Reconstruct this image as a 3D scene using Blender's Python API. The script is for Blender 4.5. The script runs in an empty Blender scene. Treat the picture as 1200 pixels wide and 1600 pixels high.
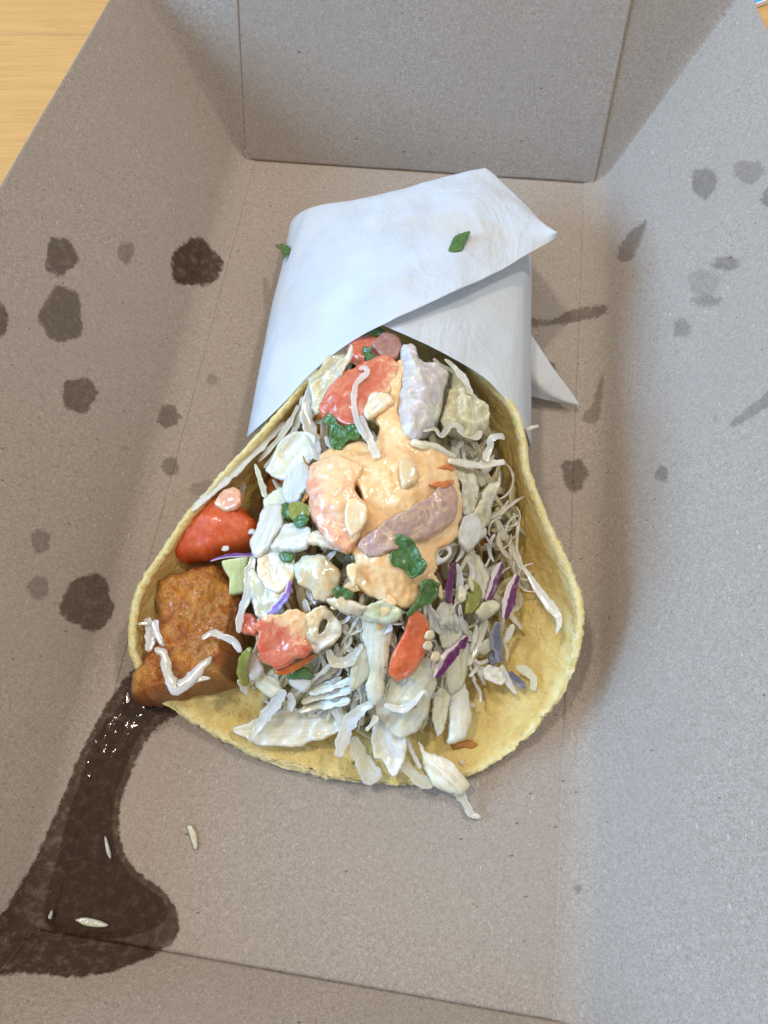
import bpy, math, random
import numpy as np
from mathutils import Vector, noise as mnoise
from mathutils.geometry import delaunay_2d_cdt

# ------------------------------------------------------------------ camera, world, lamps
SC = bpy.context.scene
COL = SC.collection
S = 0.01                      # everything below is written in centimetres
CAM_H, TILT, FPX = 21.0, math.radians(21.0), 1155.0
cam = bpy.data.cameras.new('camera')
camo = bpy.data.objects.new('camera', cam)
COL.objects.link(camo)
camo.location = (0, 0, CAM_H * S)
camo.rotation_euler = (TILT, 0, 0)
cam.sensor_fit = 'VERTICAL'
cam.sensor_height = 36.0
cam.lens = 36.0 * FPX / 1600.0
cam.clip_start = 0.005
cam.clip_end = 50.0
cam.dof.use_dof = False
cam.dof.focus_distance = 0.185
cam.dof.aperture_fstop = 7.0
SC.camera = camo

world = bpy.data.worlds.new('World')
SC.world = world
world.use_nodes = True
bg = world.node_tree.nodes['Background']
bg.inputs[0].default_value = (1.0, 0.98, 0.96, 1)
bg.inputs[1].default_value = 0.55


def area(name, loc, target, sx, sy, power, col):
    l = bpy.data.lights.new(name, 'AREA')
    l.shape = 'RECTANGLE'
    l.size, l.size_y = sx, sy
    l.energy = power
    l.color = col
    o = bpy.data.objects.new(name, l)
    COL.objects.link(o)
    o.location = loc
    o.rotation_euler = (Vector(target) - Vector(loc)).to_track_quat('-Z', 'Y').to_euler()
    return o


# a cool window to the left of the table, warm ceiling lamps above
area('window_light', (-1.25, -0.05, 0.64), (0, 0.08, 0.03), 0.85, 0.55, 25.0, (0.31, 0.61, 1.0))
area('ceiling_lamp_light', (-0.62, 0.46, 1.9), (0, 0.08, 0), 0.13, 0.13, 11.0, (1.0, 0.90, 0.78))
area('ceiling_lamp_light', (0.85, 0.70, 1.9), (0, 0.08, 0), 0.13, 0.13, 11.0, (1.0, 0.93, 0.83))
SC.cycles.max_bounces = 7
SC.cycles.diffuse_bounces = 3
SC.cycles.glossy_bounces = 2
SC.cycles.transmission_bounces = 4
SC.cycles.transparent_max_bounces = 8
SC.cycles.caustics_reflective = False
SC.cycles.caustics_refractive = False
SC.cycles.use_adaptive_sampling = True
SC.cycles.adaptive_threshold = 0.02
SC.view_settings.view_transform = 'Standard'
SC.view_settings.look = 'None'
SC.view_settings.exposure = 0.14
SC.view_settings.gamma = 1.0
SC.render.film_transparent = False

# ------------------------------------------------------------------ geometry helpers
CT, ST = math.cos(TILT), math.sin(TILT)


def ray(u, v):
    d0, d1 = (u - 600) / FPX, -(v - 800) / FPX
    return np.array([d0, CT * d1 + ST, ST * d1 - CT])


def P(u, v, z=0.0):
    """point of the place that lies z cm above the tray floor at this spot of the photograph"""
    d = ray(u, v)
    t = (z - CAM_H) / d[2]
    return np.array([d[0] * t, d[1] * t, z])


def proj(p):
    p = np.asarray(p, float)
    x, y, z = p[..., 0], p[..., 1], p[..., 2] - CAM_H
    yc = CT * y + ST * z
    zc = -ST * y + CT * z
    return 600 + FPX * x / -zc, 800 - FPX * yc / -zc


def pxcm(p):
    """centimetres covered by one photograph pixel at p"""
    return (ST * p[1] - CT * (p[2] - CAM_H)) / FPX


def n3(p, sc=1.0, seed=0.0):
    return mnoise.noise(Vector((p[0] * sc + seed * 7.31, p[1] * sc - seed * 3.7, p[2] * sc + seed * 1.9)))


def fbm(p, sc, seed=0, oc=3):
    a, t, s = 1.0, 0.0, sc
    for _ in range(oc):
        t += a * n3(p, s, seed)
        a *= 0.5
        s *= 2.1
    return t


def crom(pts, n, closed=False):
    """resample a control polyline with a centripetal-ish Catmull-Rom to n points, evenly in length"""
    pts = np.asarray(pts, float)
    m = len(pts)
    out = []
    segs = m if closed else m - 1
    for i in range(segs):
        if closed:
            a, b, c, d = pts[(i - 1) % m], pts[i], pts[(i + 1) % m], pts[(i + 2) % m]
        else:
            b, c = pts[i], pts[i + 1]
            a = pts[i - 1] if i > 0 else 2 * b - c
            d = pts[i + 2] if i + 2 < m else 2 * c - b
        for k in range(12):
            t = k / 12
            out.append(0.5 * ((2 * b) + (c - a) * t + (2 * a - 5 * b + 4 * c - d) * t * t + (-a + 3 * b - 3 * c + d) * t ** 3))
    out.append(pts[0] if closed else pts[-1])
    out = np.array(out)
    L = np.concatenate([[0], np.cumsum(np.linalg.norm(np.diff(out, axis=0), axis=1))])
    q = np.linspace(0, L[-1], n + 1 if closed else n)
    r = np.stack([np.interp(q, L, out[:, k]) for k in range(out.shape[1])], 1)
    return r[:-1] if closed else r


def mesh_obj(name, verts, faces, material, parent=None, attrs=None, smooth=True, origin=None, centre=True):
    verts = np.asarray(verts, float)
    if origin is None:
        if parent is None and centre:
            lo, hi = verts.min(0), verts.max(0)
            origin = np.array([(lo[0] + hi[0]) / 2, (lo[1] + hi[1]) / 2, lo[2]])
        else:
            origin = np.zeros(3)
    me = bpy.data.meshes.new(name)
    me.from_pydata(((verts - origin) * S).tolist(), [], faces)
    if smooth:
        me.polygons.foreach_set('use_smooth', [True] * len(me.polygons))
    if attrs:
        for k, vals in attrs.items():
            at = me.attributes.new(k, 'FLOAT', 'POINT')
            at.data.foreach_set('value', np.asarray(vals, np.float32))
    me.update()
    o = bpy.data.objects.new(name, me)
    o.location = tuple(origin * S)
    COL.objects.link(o)
    if material:
        me.materials.append(material)
    if parent:
        o.parent = parent
        o.location = tuple(origin * S - np.array(parent.location))
    return o


def empty(name, loc):
    o = bpy.data.objects.new(name, None)
    COL.objects.link(o)
    o.location = tuple(np.array(loc) * S)
    o.empty_display_size = 0.02
    return o


def tag(o, label=None, cat=None, group=None, kind=None):
    if label: o['label'] = label
    if cat: o['category'] = cat
    if group: o['group'] = group
    if kind: o['kind'] = kind
    return o


def grid_faces(nr, nc):
    return [(i * nc + j, i * nc + j + 1, (i + 1) * nc + j + 1, (i + 1) * nc + j) for i in range(nr - 1) for j in range(nc - 1)]


def solid(o, th, off=-1.0):
    m = o.modifiers.new('thickness', 'SOLIDIFY')
    m.thickness = th * S
    m.offset = off
    m.use_even_offset = False
    return o


# ------------------------------------------------------------------ materials
class NT:
    def __init__(self, name):
        self.m = bpy.data.materials.new(name)
        self.m.use_nodes = True
        self.t = self.m.node_tree
        self.b = self.t.nodes['Principled BSDF']
        self.out = self.t.nodes['Material Output']
        self.co = self.t.nodes.new('ShaderNodeTexCoord').outputs['Object']

    def n(self, ty, **kw):
        nd = self.t.nodes.new(ty)
        for k, v in kw.items():
            setattr(nd, k, v)
        return nd

    def l(self, a, b):
        self.t.links.new(a, b)

    def val(self, sock, x):
        if hasattr(x, 'default_value') or hasattr(x, 'links'):
            self.l(x, sock)
        elif isinstance(x, (tuple, list)):
            sock.default_value = (*x, 1) if len(x) == 3 and len(sock.default_value) == 4 else x
        else:
            sock.default_value = x

    def noise(self, scale, detail=3, rough=0.55, stretch=None, dist=0.0, w=0.0):
        v = self.co
        if stretch:
            mp = self.n('ShaderNodeMapping')
            mp.inputs['Scale'].default_value = stretch
            mp.inputs['Location'].default_value = (w, w * 1.7, w * .6)
            self.l(v, mp.inputs['Vector'])
            v = mp.outputs[0]
        nd = self.n('ShaderNodeTexNoise')
        self.l(v, nd.inputs['Vector'])
        nd.inputs['Scale'].default_value = scale
        nd.inputs['Detail'].default_value = detail
        nd.inputs['Roughness'].default_value = rough
        nd.inputs['Distortion'].default_value = dist
        return nd.outputs['Fac']

    def ramp(self, x, a, b, lo=0.0, hi=1.0):
        nd = self.n('ShaderNodeMapRange')
        nd.interpolation_type = 'SMOOTHSTEP'
        self.l(x, nd.inputs['Value'])
        for k, v in zip((1, 2, 3, 4), (a, b, lo, hi)):
            nd.inputs[k].default_value = v
        return nd.outputs[0]

    def math(self, op, a, b=0.0):
        nd = self.n('ShaderNodeMath', operation=op)
        self.val(nd.inputs[0], a)
        self.val(nd.inputs[1], b)
        return nd.outputs[0]

    def mix(self, f, a, b, mode='MIX'):
        nd = self.n('ShaderNodeMix', data_type='RGBA', blend_type=mode)
        self.val(nd.inputs[0], f)
        self.val(nd.inputs[6], a)
        self.val(nd.inputs[7], b)
        return nd.outputs[2]

    def attr(self, name):
        return self.n('ShaderNodeAttribute', attribute_name=name).outputs['Fac']

    def rnd(self):
        return self.n('ShaderNodeObjectInfo').outputs['Random']

    def bump(self, h, strength, dist, prev=None):
        nd = self.n('ShaderNodeBump')
        nd.inputs['Strength'].default_value = strength
        nd.inputs['Distance'].default_value = dist
        self.l(h, nd.inputs['Height'])
        if prev is not None:
            self.l(prev, nd.inputs['Normal'])
        return nd.outputs[0]

    def set(self, **kw):
        for k, v in kw.items():
            self.val(self.b.inputs[k.replace('_', ' ')], v)
        return self

    def sss(self, w, rad, scale=1.0):
        self.b.inputs['Subsurface Weight'].default_value = w
        self.b.inputs['Subsurface Radius'].default_value = tuple(r * 0.001 for r in rad)
        self.b.inputs['Subsurface Scale'].default_value = scale


def m_board():
    t = NT('kraft_board')
    fine = t.noise(2600, 3, .7)
    fib = t.noise(1500, 4, .75, dist=1.6)
    cloud = t.noise(35, 3)
    c = t.mix(t.ramp(fib, .30, .70), (.260, .207, .168), (.515, .440, .370))
    c = t.mix(t.ramp(cloud, .3, .7, 0, .35), c, (.365, .306, .257))
    vor = t.n('ShaderNodeTexVoronoi')
    mp = t.n('ShaderNodeMapping')
    mp.inputs['Scale'].default_value = (1, 2.6, 1.4)
    mp.inputs['Rotation'].default_value = (0, .3, .7)
    t.l(t.co, mp.inputs['Vector'])
    t.l(mp.outputs[0], vor.inputs['Vector'])
    vor.inputs['Scale'].default_value = 240
    dark = t.ramp(vor.outputs['Distance'], .10, .16, 1, 0)
    pick = t.ramp(vor.outputs['Color'], .80, .84)
    c = t.mix(t.math('MULTIPLY', dark, t.math('MULTIPLY', pick, .75)), c, (.10, .075, .06))
    v2 = t.n('ShaderNodeTexVoronoi')
    mp2 = t.n('ShaderNodeMapping')
    mp2.inputs['Scale'].default_value = (3.2, 1, 1.4)
    mp2.inputs['Rotation'].default_value = (0, .2, .5)
    t.l(t.co, mp2.inputs['Vector'])
    t.l(mp2.outputs[0], v2.inputs['Vector'])
    v2.inputs['Scale'].default_value = 220
    lite = t.ramp(v2.outputs['Distance'], .09, .17, 1, 0)
    pick2 = t.ramp(v2.outputs['Color'], .74, .80)
    c = t.mix(t.math('MULTIPLY', lite, t.math('MULTIPLY', pick2, .6)), c, (.62, .54, .46))
    # grease that soaked into the board: 'oil' holds the distance to the stain's edge in cm
    edge = t.math('ADD', t.attr('oil'), t.math('MULTIPLY', t.math('SUBTRACT', t.noise(430, 6, .78), .5), .40))
    wet = t.math('MULTIPLY', t.math('MULTIPLY', t.ramp(edge, -.055, .035, 1, 0), t.ramp(t.noise(420, 4, .7, w=3, stretch=(1, 1, 1)), .25, .55, .72, 1)), t.attr('oil_depth'))
    wetc = t.mix(1.0, c, (.150, .093, .058), 'MULTIPLY')
    col = t.mix(wet, c, wetc)
    t.set(Base_Color=col, Roughness=t.math('SUBTRACT', .85, t.math('MULTIPLY', wet, .35)))
    t.b.inputs['Specular IOR Level'].default_value = .25
    b1 = t.bump(fib, .5, .0004)
    t.set(Normal=t.bump(fine, .35, .0003, b1))
    return t.m


def m_paper():
    t = NT('deli_paper')
    cr = t.ramp(t.math('ABSOLUTE', t.math('SUBTRACT', t.noise(38, 4, .6, dist=.5, stretch=(1.5, .7, 1)), .5)), 0, .11)
    fi = t.noise(260, 4, .6)
    sp = t.noise(60, 2, .5)
    c = t.mix(t.ramp(sp, .3, .75), (.845, .885, .93), (.79, .825, .865))
    c = t.mix(t.ramp(t.noise(30, 4, .6, w=3, stretch=(1, 1, 1)), .55, .72, 0, .30), c, (.82, .72, .58))
    t.set(Base_Color=c, Roughness=.62)
    nrm = t.bump(fi, .35, .0005, t.bump(cr, .15, .0022))
    t.set(Normal=nrm)
    tr = t.n('ShaderNodeBsdfTranslucent')
    t.l(c, tr.inputs['Color'])
    mx = t.n('ShaderNodeMixShader')
    mx.inputs[0].default_value = .42
    t.l(t.b.outputs[0], mx.inputs[1])
    t.l(tr.outputs[0], mx.inputs[2])
    t.l(mx.outputs[0], t.out.inputs['Surface'])
    return t.m


def m_tortilla():
    t = NT('corn_tortilla')
    rim = t.attr('rim')
    big = t.noise(120, 5, .65)
    sm = t.noise(520, 5, .7)
    c = t.mix(t.ramp(big, .35, .68), (.74, .53, .155), (.86, .68, .28))
    c = t.mix(t.ramp(t.noise(70, 5, .65, w=2, stretch=(1, 1, 1)), .50, .68, 0, .65), c, (.64, .38, .09))
    c = t.mix(t.ramp(sm, .56, .72, 0, .5), c, (.82, .70, .38))
    c = t.mix(rim, c, t.mix(t.ramp(sm, .35, .65), (.86, .70, .28), (.93, .83, .48)))
    spk = t.n('ShaderNodeTexVoronoi')
    t.l(t.co, spk.inputs['Vector'])
    spk.inputs['Scale'].default_value = 220
    d = t.math('MULTIPLY', t.ramp(spk.outputs['Distance'], .08, .15, 1, 0), t.ramp(spk.outputs['Color'], .84, .87))
    c = t.mix(t.math('MULTIPLY', d, .8), c, (.13, .08, .03))
    t.set(Base_Color=c, Roughness=.55)
    t.sss(.25, (2.0, 1.4, .5))
    t.set(Normal=t.bump(sm, .9, .0013, t.bump(t.noise(200, 4), .7, .0022)))
    return t.m


def m_wood():
    t = NT('pale_wood')
    g = t.noise(40, 5, .65, stretch=(.35, 6, 6), dist=.6)
    f = t.noise(260, 3, .6, stretch=(.22, 5, 5))
    c = t.mix(g, (.46, .24, .07), (.72, .44, .155))
    c = t.mix(t.ramp(f, .5, .75, 0, .6), c, (.36, .18, .05))
    c = t.mix(t.math('MULTIPLY', t.rnd(), .25), c, (.48, .27, .09))
    t.set(Base_Color=c, Roughness=.42)
    t.set(Normal=t.bump(f, .15, .0004))
    return t.m


def m_veg(name, ca, cb, rough=.32, sss=.75, rad=(4.2, 3.6, 2.2), coat=.5, bump=.16, trans=0.0, scale=220, veins=True, vary=.35, cc=None, cut=(.54, .66)):
    t = NT(name)
    a = t.noise(scale, 5, .65, dist=.9)
    c = t.mix(t.ramp(a, .34, .64), ca, cb)
    if veins:
        cb_ = t.n('ShaderNodeCombineXYZ')
        t.l(t.math('MULTIPLY', t.attr('sx'), 9.0), cb_.inputs[0])
        t.l(t.math('MULTIPLY', t.attr('sy'), .9), cb_.inputs[1])
        t.l(t.math('MULTIPLY', t.rnd(), 60.0), cb_.inputs[2])
        nd_ = t.n('ShaderNodeTexNoise')
        t.l(cb_.outputs[0], nd_.inputs['Vector'])
        nd_.inputs['Scale'].default_value = 1.0
        nd_.inputs['Detail'].default_value = 4
        nd_.inputs['Distortion'].default_value = .5
        vn = nd_.outputs['Fac']
        c = t.mix(t.ramp(vn, .40, .62, 0, .6), c, tuple(x * y for x, y in zip(cb, (.80, .72, .52))))
        line = t.ramp(t.math('ABSOLUTE', t.math('SUBTRACT', vn, .5)), .0, .035, 1, 0)
        c = t.mix(t.math('MULTIPLY', line, .5), c, tuple(min(1, x * 1.18 + .05) for x in ca))
        shade = t.noise(scale * .35, 3, .6, stretch=(1, 1, 1), w=2)
        c = t.mix(t.ramp(shade, .45, .70, 0, .35), c, tuple(x * y for x, y in zip(cb, (.88, .82, .62))))
    if cc:
        c = t.mix(t.ramp(t.noise(scale * .7, 5, .65, w=5, stretch=(1, 1, 1), dist=.8), *cut), c, cc)
    if vary:
        c = t.mix(t.math('MULTIPLY', t.rnd(), vary), c, tuple(x * y for x, y in zip(cb, (.78, .72, .60))))
    fi = t.noise(700, 4, .65)
    c = t.mix(t.ramp(fi, .55, .8, 0, .20), c, (.95, .93, .86))
    film = t.math('ADD', t.attr('sauced'), t.math('MULTIPLY', t.math('SUBTRACT', t.noise(280, 5, .68, w=8, stretch=(1, 1, 1), dist=.8), .5), 1.4))
    c = t.mix(t.ramp(film, .38, .72, 0, .9), c, t.mix(fi, (.84, .52, .25), (.87, .64, .38)))
    v = t.n('ShaderNodeTexVoronoi')
    t.l(t.co, v.inputs['Vector'])
    v.inputs['Scale'].default_value = 420
    d = t.math('MULTIPLY', t.ramp(v.outputs['Distance'], .09, .17, 1, 0), t.ramp(v.outputs['Color'], .90, .92))
    c = t.mix(t.math('MULTIPLY', d, .75), c, (.10, .06, .03))
    t.set(Base_Color=c, Roughness=t.ramp(fi, .3, .7, rough * .55, rough * 1.5))
    t.sss(sss, rad)
    t.b.inputs['Coat Weight'].default_value = coat
    t.b.inputs['Coat Roughness'].default_value = .07
    if trans:
        t.b.inputs['Transmission Weight'].default_value = trans
        t.b.inputs['IOR'].default_value = 1.36
    nn = t.bump(t.noise(260, 3, .55), bump, .0022)
    if veins:
        nn = t.bump(vn, bump, .0014, nn)
    t.set(Normal=t.bump(fi, bump * .6, .0005, nn))
    return t.m


def m_purple(name, skin, core, edge=.15):
    t = NT(name)
    x = t.math('ADD', t.attr('across'), t.math('MULTIPLY', t.math('SUBTRACT', t.noise(320, 4), .5), 1.3))
    c = t.mix(t.ramp(x, edge - .15, edge + .15), skin, core)
    c = t.mix(t.ramp(t.noise(500, 3), .5, .75, 0, .25), c, (.7, .6, .68))
    t.set(Base_Color=c, Roughness=.3)
    t.sss(.25, (1.0, .7, 1.0))
    t.b.inputs['Coat Weight'].default_value = .25
    t.set(Normal=t.bump(t.noise(260, 3), .3, .0008))
    return t.m


def m_fish():
    t = NT('fried_batter')
    big = t.noise(120, 6, .66, dist=.9)
    c = t.mix(t.ramp(big, .34, .66), (.56, .145, .020), (.95, .42, .07))
    c = t.mix(t.ramp(t.noise(75, 5, .65, w=4, stretch=(1, 1, 1), dist=1.2), .50, .68, 0, .8), c, (.82, .46, .13))
    sm = t.noise(620, 6, .75)
    c = t.mix(t.ramp(sm, .52, .75, 0, .5), c, (.72, .42, .14))
    c = t.mix(t.ramp(sm, .28, .42, .35, 0), c, (.20, .055, .012))
    ed = t.math('ADD', t.attr('edge'), t.math('MULTIPLY', t.math('SUBTRACT', t.noise(150, 4, .65), .5), 1.2))
    c = t.mix(t.ramp(ed, .25, .85, 0, .8), c, t.mix(sm, (.17, .038, .010), (.40, .12, .025)))
    t.set(Base_Color=c, Roughness=.34)
    t.sss(.08, (1.5, .6, .2))
    t.b.inputs['Coat Weight'].default_value = .5
    t.set(Normal=t.bump(sm, .9, .0016, t.bump(t.noise(260, 5, .7), .9, .0032)))
    return t.m


def m_sauce(name='chili_mayo', a=(.85, .51, .23), b=(.89, .64, .37)):
    t = NT(name)
    n = t.noise(190, 5, .62, dist=1.1)
    c = t.mix(t.ramp(n, .36, .66), a, b)
    v = t.n('ShaderNodeTexVoronoi')
    t.l(t.co, v.inputs['Vector'])
    v.inputs['Scale'].default_value = 260
    d = t.math('MULTIPLY', t.ramp(v.outputs['Distance'], .07, .14, 1, 0), t.ramp(v.outputs['Color'], .80, .84))
    c = t.mix(t.math('MULTIPLY', d, .85), c, (.22, .06, .02))
    t.set(Base_Color=c, Roughness=.22)
    t.sss(.35, (2.5, 1.4, .6))
    t.b.inputs['Coat Weight'].default_value = .3
    t.b.inputs['Coat Roughness'].default_value = .08
    t.set(Normal=t.bump(t.noise(150, 2, .5), .25, .0014))
    return t.m


def m_oil():
    t = NT('grease')
    fr = t.n('ShaderNodeFresnel')
    fr.inputs['IOR'].default_value = 1.36
    tp = t.n('ShaderNodeBsdfTransparent')
    tp.inputs['Color'].default_value = (.82, .72, .63, 1)
    gl = t.n('ShaderNodeBsdfGlossy')
    gl.inputs['Roughness'].default_value = .06
    b = t.bump(t.noise(300, 3, .6), .25, .0008)
    t.l(b, gl.inputs['Normal'])
    t.l(b, fr.inputs['Normal'])
    mx = t.n('ShaderNodeMixShader')
    t.l(fr.outputs[0], mx.inputs[0])
    t.l(tp.outputs[0], mx.inputs[1])
    t.l(gl.outputs[0], mx.inputs[2])
    t.l(mx.outputs[0], t.out.inputs['Surface'])
    return t.m


def m_plain(name, c, rough=.5):
    t = NT(name)
    t.set(Base_Color=t.mix(t.noise(200, 3), c, tuple(min(1, x * 1.12) for x in c)), Roughness=rough)
    return t.m


M = dict(
    board=m_board(), paper=m_paper(), tortilla=m_tortilla(), wood=m_wood(), fish=m_fish(), sauce=m_sauce(), oil=m_oil(),
    cab=m_veg('cabbage', (.81, .77, .60), (.70, .65, .44)),
    cabw=m_veg('cabbage_white', (.88, .86, .77), (.79, .76, .61)),
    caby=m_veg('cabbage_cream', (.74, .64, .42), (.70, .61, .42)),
    cabg=m_veg('cabbage_green', (.66, .74, .42), (.76, .79, .58)),
    cabc=m_veg('cabbage_clear', (.85, .82, .68), (.76, .72, .53), rough=.22, coat=.5),
    onion=m_veg('onion', (.93, .93, .90), (.88, .87, .80), trans=.22, rough=.13, coat=.8, sss=.5, vary=.1, bump=.12),
    oniong=m_veg('onion_green', (.74, .79, .52), (.90, .89, .78), trans=.15, rough=.13, coat=.8, sss=.5, vary=.1, bump=.12),
    oniond=m_veg('onion_sauced', (.84, .72, .56), (.76, .67, .54), rough=.22, coat=.5, cc=(.84, .60, .37), vary=.1),
    tom=m_veg('tomato', (.60, .085, .016), (.68, .135, .030), rough=.36, coat=.12, rad=(3.5, 1.0, .5), veins=False, vary=.1, bump=.05, scale=120),
    tomf=m_veg('tomato_flesh', (.58, .115, .055), (.68, .23, .125), rough=.22, coat=.5, rad=(3.5, 1.0, .6), veins=False, vary=.1, cc=(.80, .50, .36), cut=(.60, .76)),
    toms=m_veg('tomato_sauced', (.78, .44, .29), (.74, .33, .21), rough=.22, coat=.5, rad=(3, 1.2, .7), veins=False, vary=.05, cc=(.84, .64, .46), cut=(.48, .64)),
    tomj=m_veg('tomato_juicy', (.60, .10, .022), (.70, .20, .07), rough=.34, coat=.2, rad=(3.5, 1.0, .5), veins=False, vary=0, bump=.15, scale=150, cc=(.76, .36, .24), cut=(.52, .68)),
    skin=m_veg('tomato_skin', (.70, .12, .018), (.80, .24, .04), rough=.16, coat=.6, veins=False, vary=0, bump=.1),
    ronion=m_veg('red_onion_dark', (.30, .13, .11), (.44, .22, .18), rough=.28, coat=.3, vary=.1),
    ronions=m_veg('red_onion_sauced', (.40, .24, .235), (.55, .37, .33), rough=.3, coat=.2, vary=.05, cc=(.76, .52, .35), cut=(.58, .74)),
    lilac=m_veg('red_cabbage_pale', (.66, .52, .56), (.76, .72, .66), rough=.3, coat=.25, vary=.05, cc=(.80, .62, .42), cut=(.60, .72)),
    cil=m_veg('cilantro', (.028, .095, .018), (.075, .20, .035), rough=.25, coat=.4, sss=.15, rad=(.6, 1.2, .3), bump=.5, vary=.1),
    cils=m_veg('cilantro_smeared', (.028, .10, .020), (.075, .20, .045), rough=.25, coat=.4, sss=.15, rad=(.6, 1.2, .3), bump=.5, vary=0, cc=(.56, .60, .46), cut=(.64, .74)),
    olive=m_veg('green_pepper', (.20, .22, .035), (.34, .34, .085), rough=.2, coat=.5, vary=.1, rad=(1.5, 1.5, .4)),
    lime=m_veg('green_stalk', (.62, .72, .30), (.70, .78, .42), rough=.3, vary=0),
    seed=m_veg('seed', (.80, .62, .36), (.84, .70, .48), rough=.2, coat=.5, veins=False),
    purple=m_purple('red_cabbage', (.105, .012, .085), (.66, .58, .60)),
    purpled=m_purple('red_cabbage_skin', (.095, .010, .075), (.16, .03, .12), .6),
    violet=m_purple('violet_cabbage', (.20, .10, .36), (.60, .50, .70), .35),
    slate=m_purple('slate_cabbage', (.13, .14, .20), (.24, .25, .30), .4),
    crumb=m_plain('crumb', (.42, .16, .03)),
    blue=m_plain('blue_print', (.03, .36, .80), .4),
    white=m_plain('white_board', (.85, .86, .86), .6),
)

# ------------------------------------------------------------------ table
tb = tag(empty('table', (0, 8, -.06)), 'pale yellow wooden table top of planks under the tray', 'table')
px0 = -75.0
th = math.radians(-1.5)
y = -40.0
W = 9.6
yseam = P(60, 54, -.06)[1]
k0 = int((yseam + 40) // W) + 1
for i in range(14):
    y0 = yseam + (i - k0 + 1) * W
    b = .05
    prof = [(y0 + .012, -3), (y0 + .012, -b), (y0 + .012 + b, 0), (y0 + W - .012 - b, 0), (y0 + W - .012, -b), (y0 + W - .012, -3)]
    v = [(x, yy, zz - .06) for x in (px0, -px0) for yy, zz in prof]
    f = [(j, j + 1, j + 7, j + 6) for j in range(5)] + [(0, 6, 11, 5), (0, 5, 4, 3, 2, 1), (6, 7, 8, 9, 10, 11)]
    mesh_obj('plank', v, [tuple(reversed(q)) for q in f], M['wood'], tb, smooth=False, origin=np.array([i * 3.7, y0 + i * .13, -.06]))

# ------------------------------------------------------------------ tray
FL, FR, NL, NR = P(382, 250), P(930, 288), P(55, 1450), P(890, 1598)
H = 5.6
UP = np.array([0, 0, 1.0])


def unit(a):
    return a / np.linalg.norm(a)


aL, aR, aF, aN = unit(FL - NL), unit(FR - NR), unit(FR - FL), unit(NR - NL)
oL = np.cross(UP, aL)
oR = -np.cross(UP, aR)
oF = np.cross(UP, aF)
oN = -np.cross(UP, aN)
FLARE = dict(L=math.tan(math.radians(35)), R=math.tan(math.radians(31)), F=math.tan(math.radians(26)), N=math.tan(math.radians(30)))

stains = [  # u, v, half width, half height, depth
    (95, 401, 25, 30, .9), (197, 394, 14, 17, .55), (306, 412, 41, 37, 1), (97, 492, 34, 44, .85), (-6, 500, 20, 28, .9),
    (124, 617, 27, 29, .85), (263, 650, 18, 19, .75), (331, 592, 10, 10, .4), (266, 728, 14, 16, .65), (318, 765, 22, 14, .35),
    (63, 846, 15, 20, .55), (60, 918, 17, 20, .5), (138, 942, 41, 44, .95), (195, 700, 6, 4, .4),
    (1100, 285, 20, 24, .55), (1170, 267, 26, 18, .4), (1205, 310, 16, 16, .6),
    (898, 741, 20, 27, .8), (1034, 740, 10, 13, .55), (862, 572, 7, 7, .8), (1118, 655, 4, 5, .5), (903, 1390, 6, 7, .5),
    (1066, 513, 14, 15, .45), (1135, 412, 22, 11, .55), (1105, 470, 24, 10, .45), (1100, 440, 26, 20, .25),
]
polys = [  # streaks and the soaked corner
    ([(985, 408), (965, 406), (968, 385), (985, 362), (1008, 344), (1010, 354), (1000, 380)], .65),
    ([(822, 497), (860, 500), (890, 485), (943, 476), (945, 492), (900, 503), (850, 511), (822, 508)], .75),
    ([(912, 660), (908, 652), (925, 630), (936, 594), (944, 590), (940, 630), (932, 662)], .55),
    ([(1145, 668), (1142, 658), (1165, 640), (1210, 605), (1210, 630), (1170, 655)], .45),
    ([(215, 1038), (195, 1060), (160, 1110), (115, 1200), (95, 1250), (55, 1340), (20, 1400), (-5, 1435), (-60, 1500), (-60, 1545), (0, 1524), (60, 1522),
      (130, 1527), (200, 1510), (255, 1485), (277, 1464), (278, 1425), (255, 1390), (220, 1365), (196, 1335), (187, 1290), (190, 1250), (205, 1210), (225, 1165),
      (255, 1130), (292, 1112), (330, 1080), (260, 1020)], 1.0),
]


def poly_sdf(px, py, poly):
    poly = np.asarray(poly, float)
    d = np.full(px.shape, 1e9)
    ins = np.zeros(px.shape, bool)
    m = len(poly)
    for i in range(m):
        a, b = poly[i], poly[(i + 1) % m]
        e = b - a
        t = np.clip(((px - a[0]) * e[0] + (py - a[1]) * e[1]) / (e @ e + 1e-12), 0, 1)
        d = np.minimum(d, np.hypot(px - a[0] - t * e[0], py - a[1] - t * e[1]))
        c = ((a[1] > py) != (b[1] > py)) & (px < (b[0] - a[0]) * (py - a[1]) / (b[1] - a[1] + 1e-12) + a[0])
        ins ^= c
    return np.where(ins, -d, d)


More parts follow.
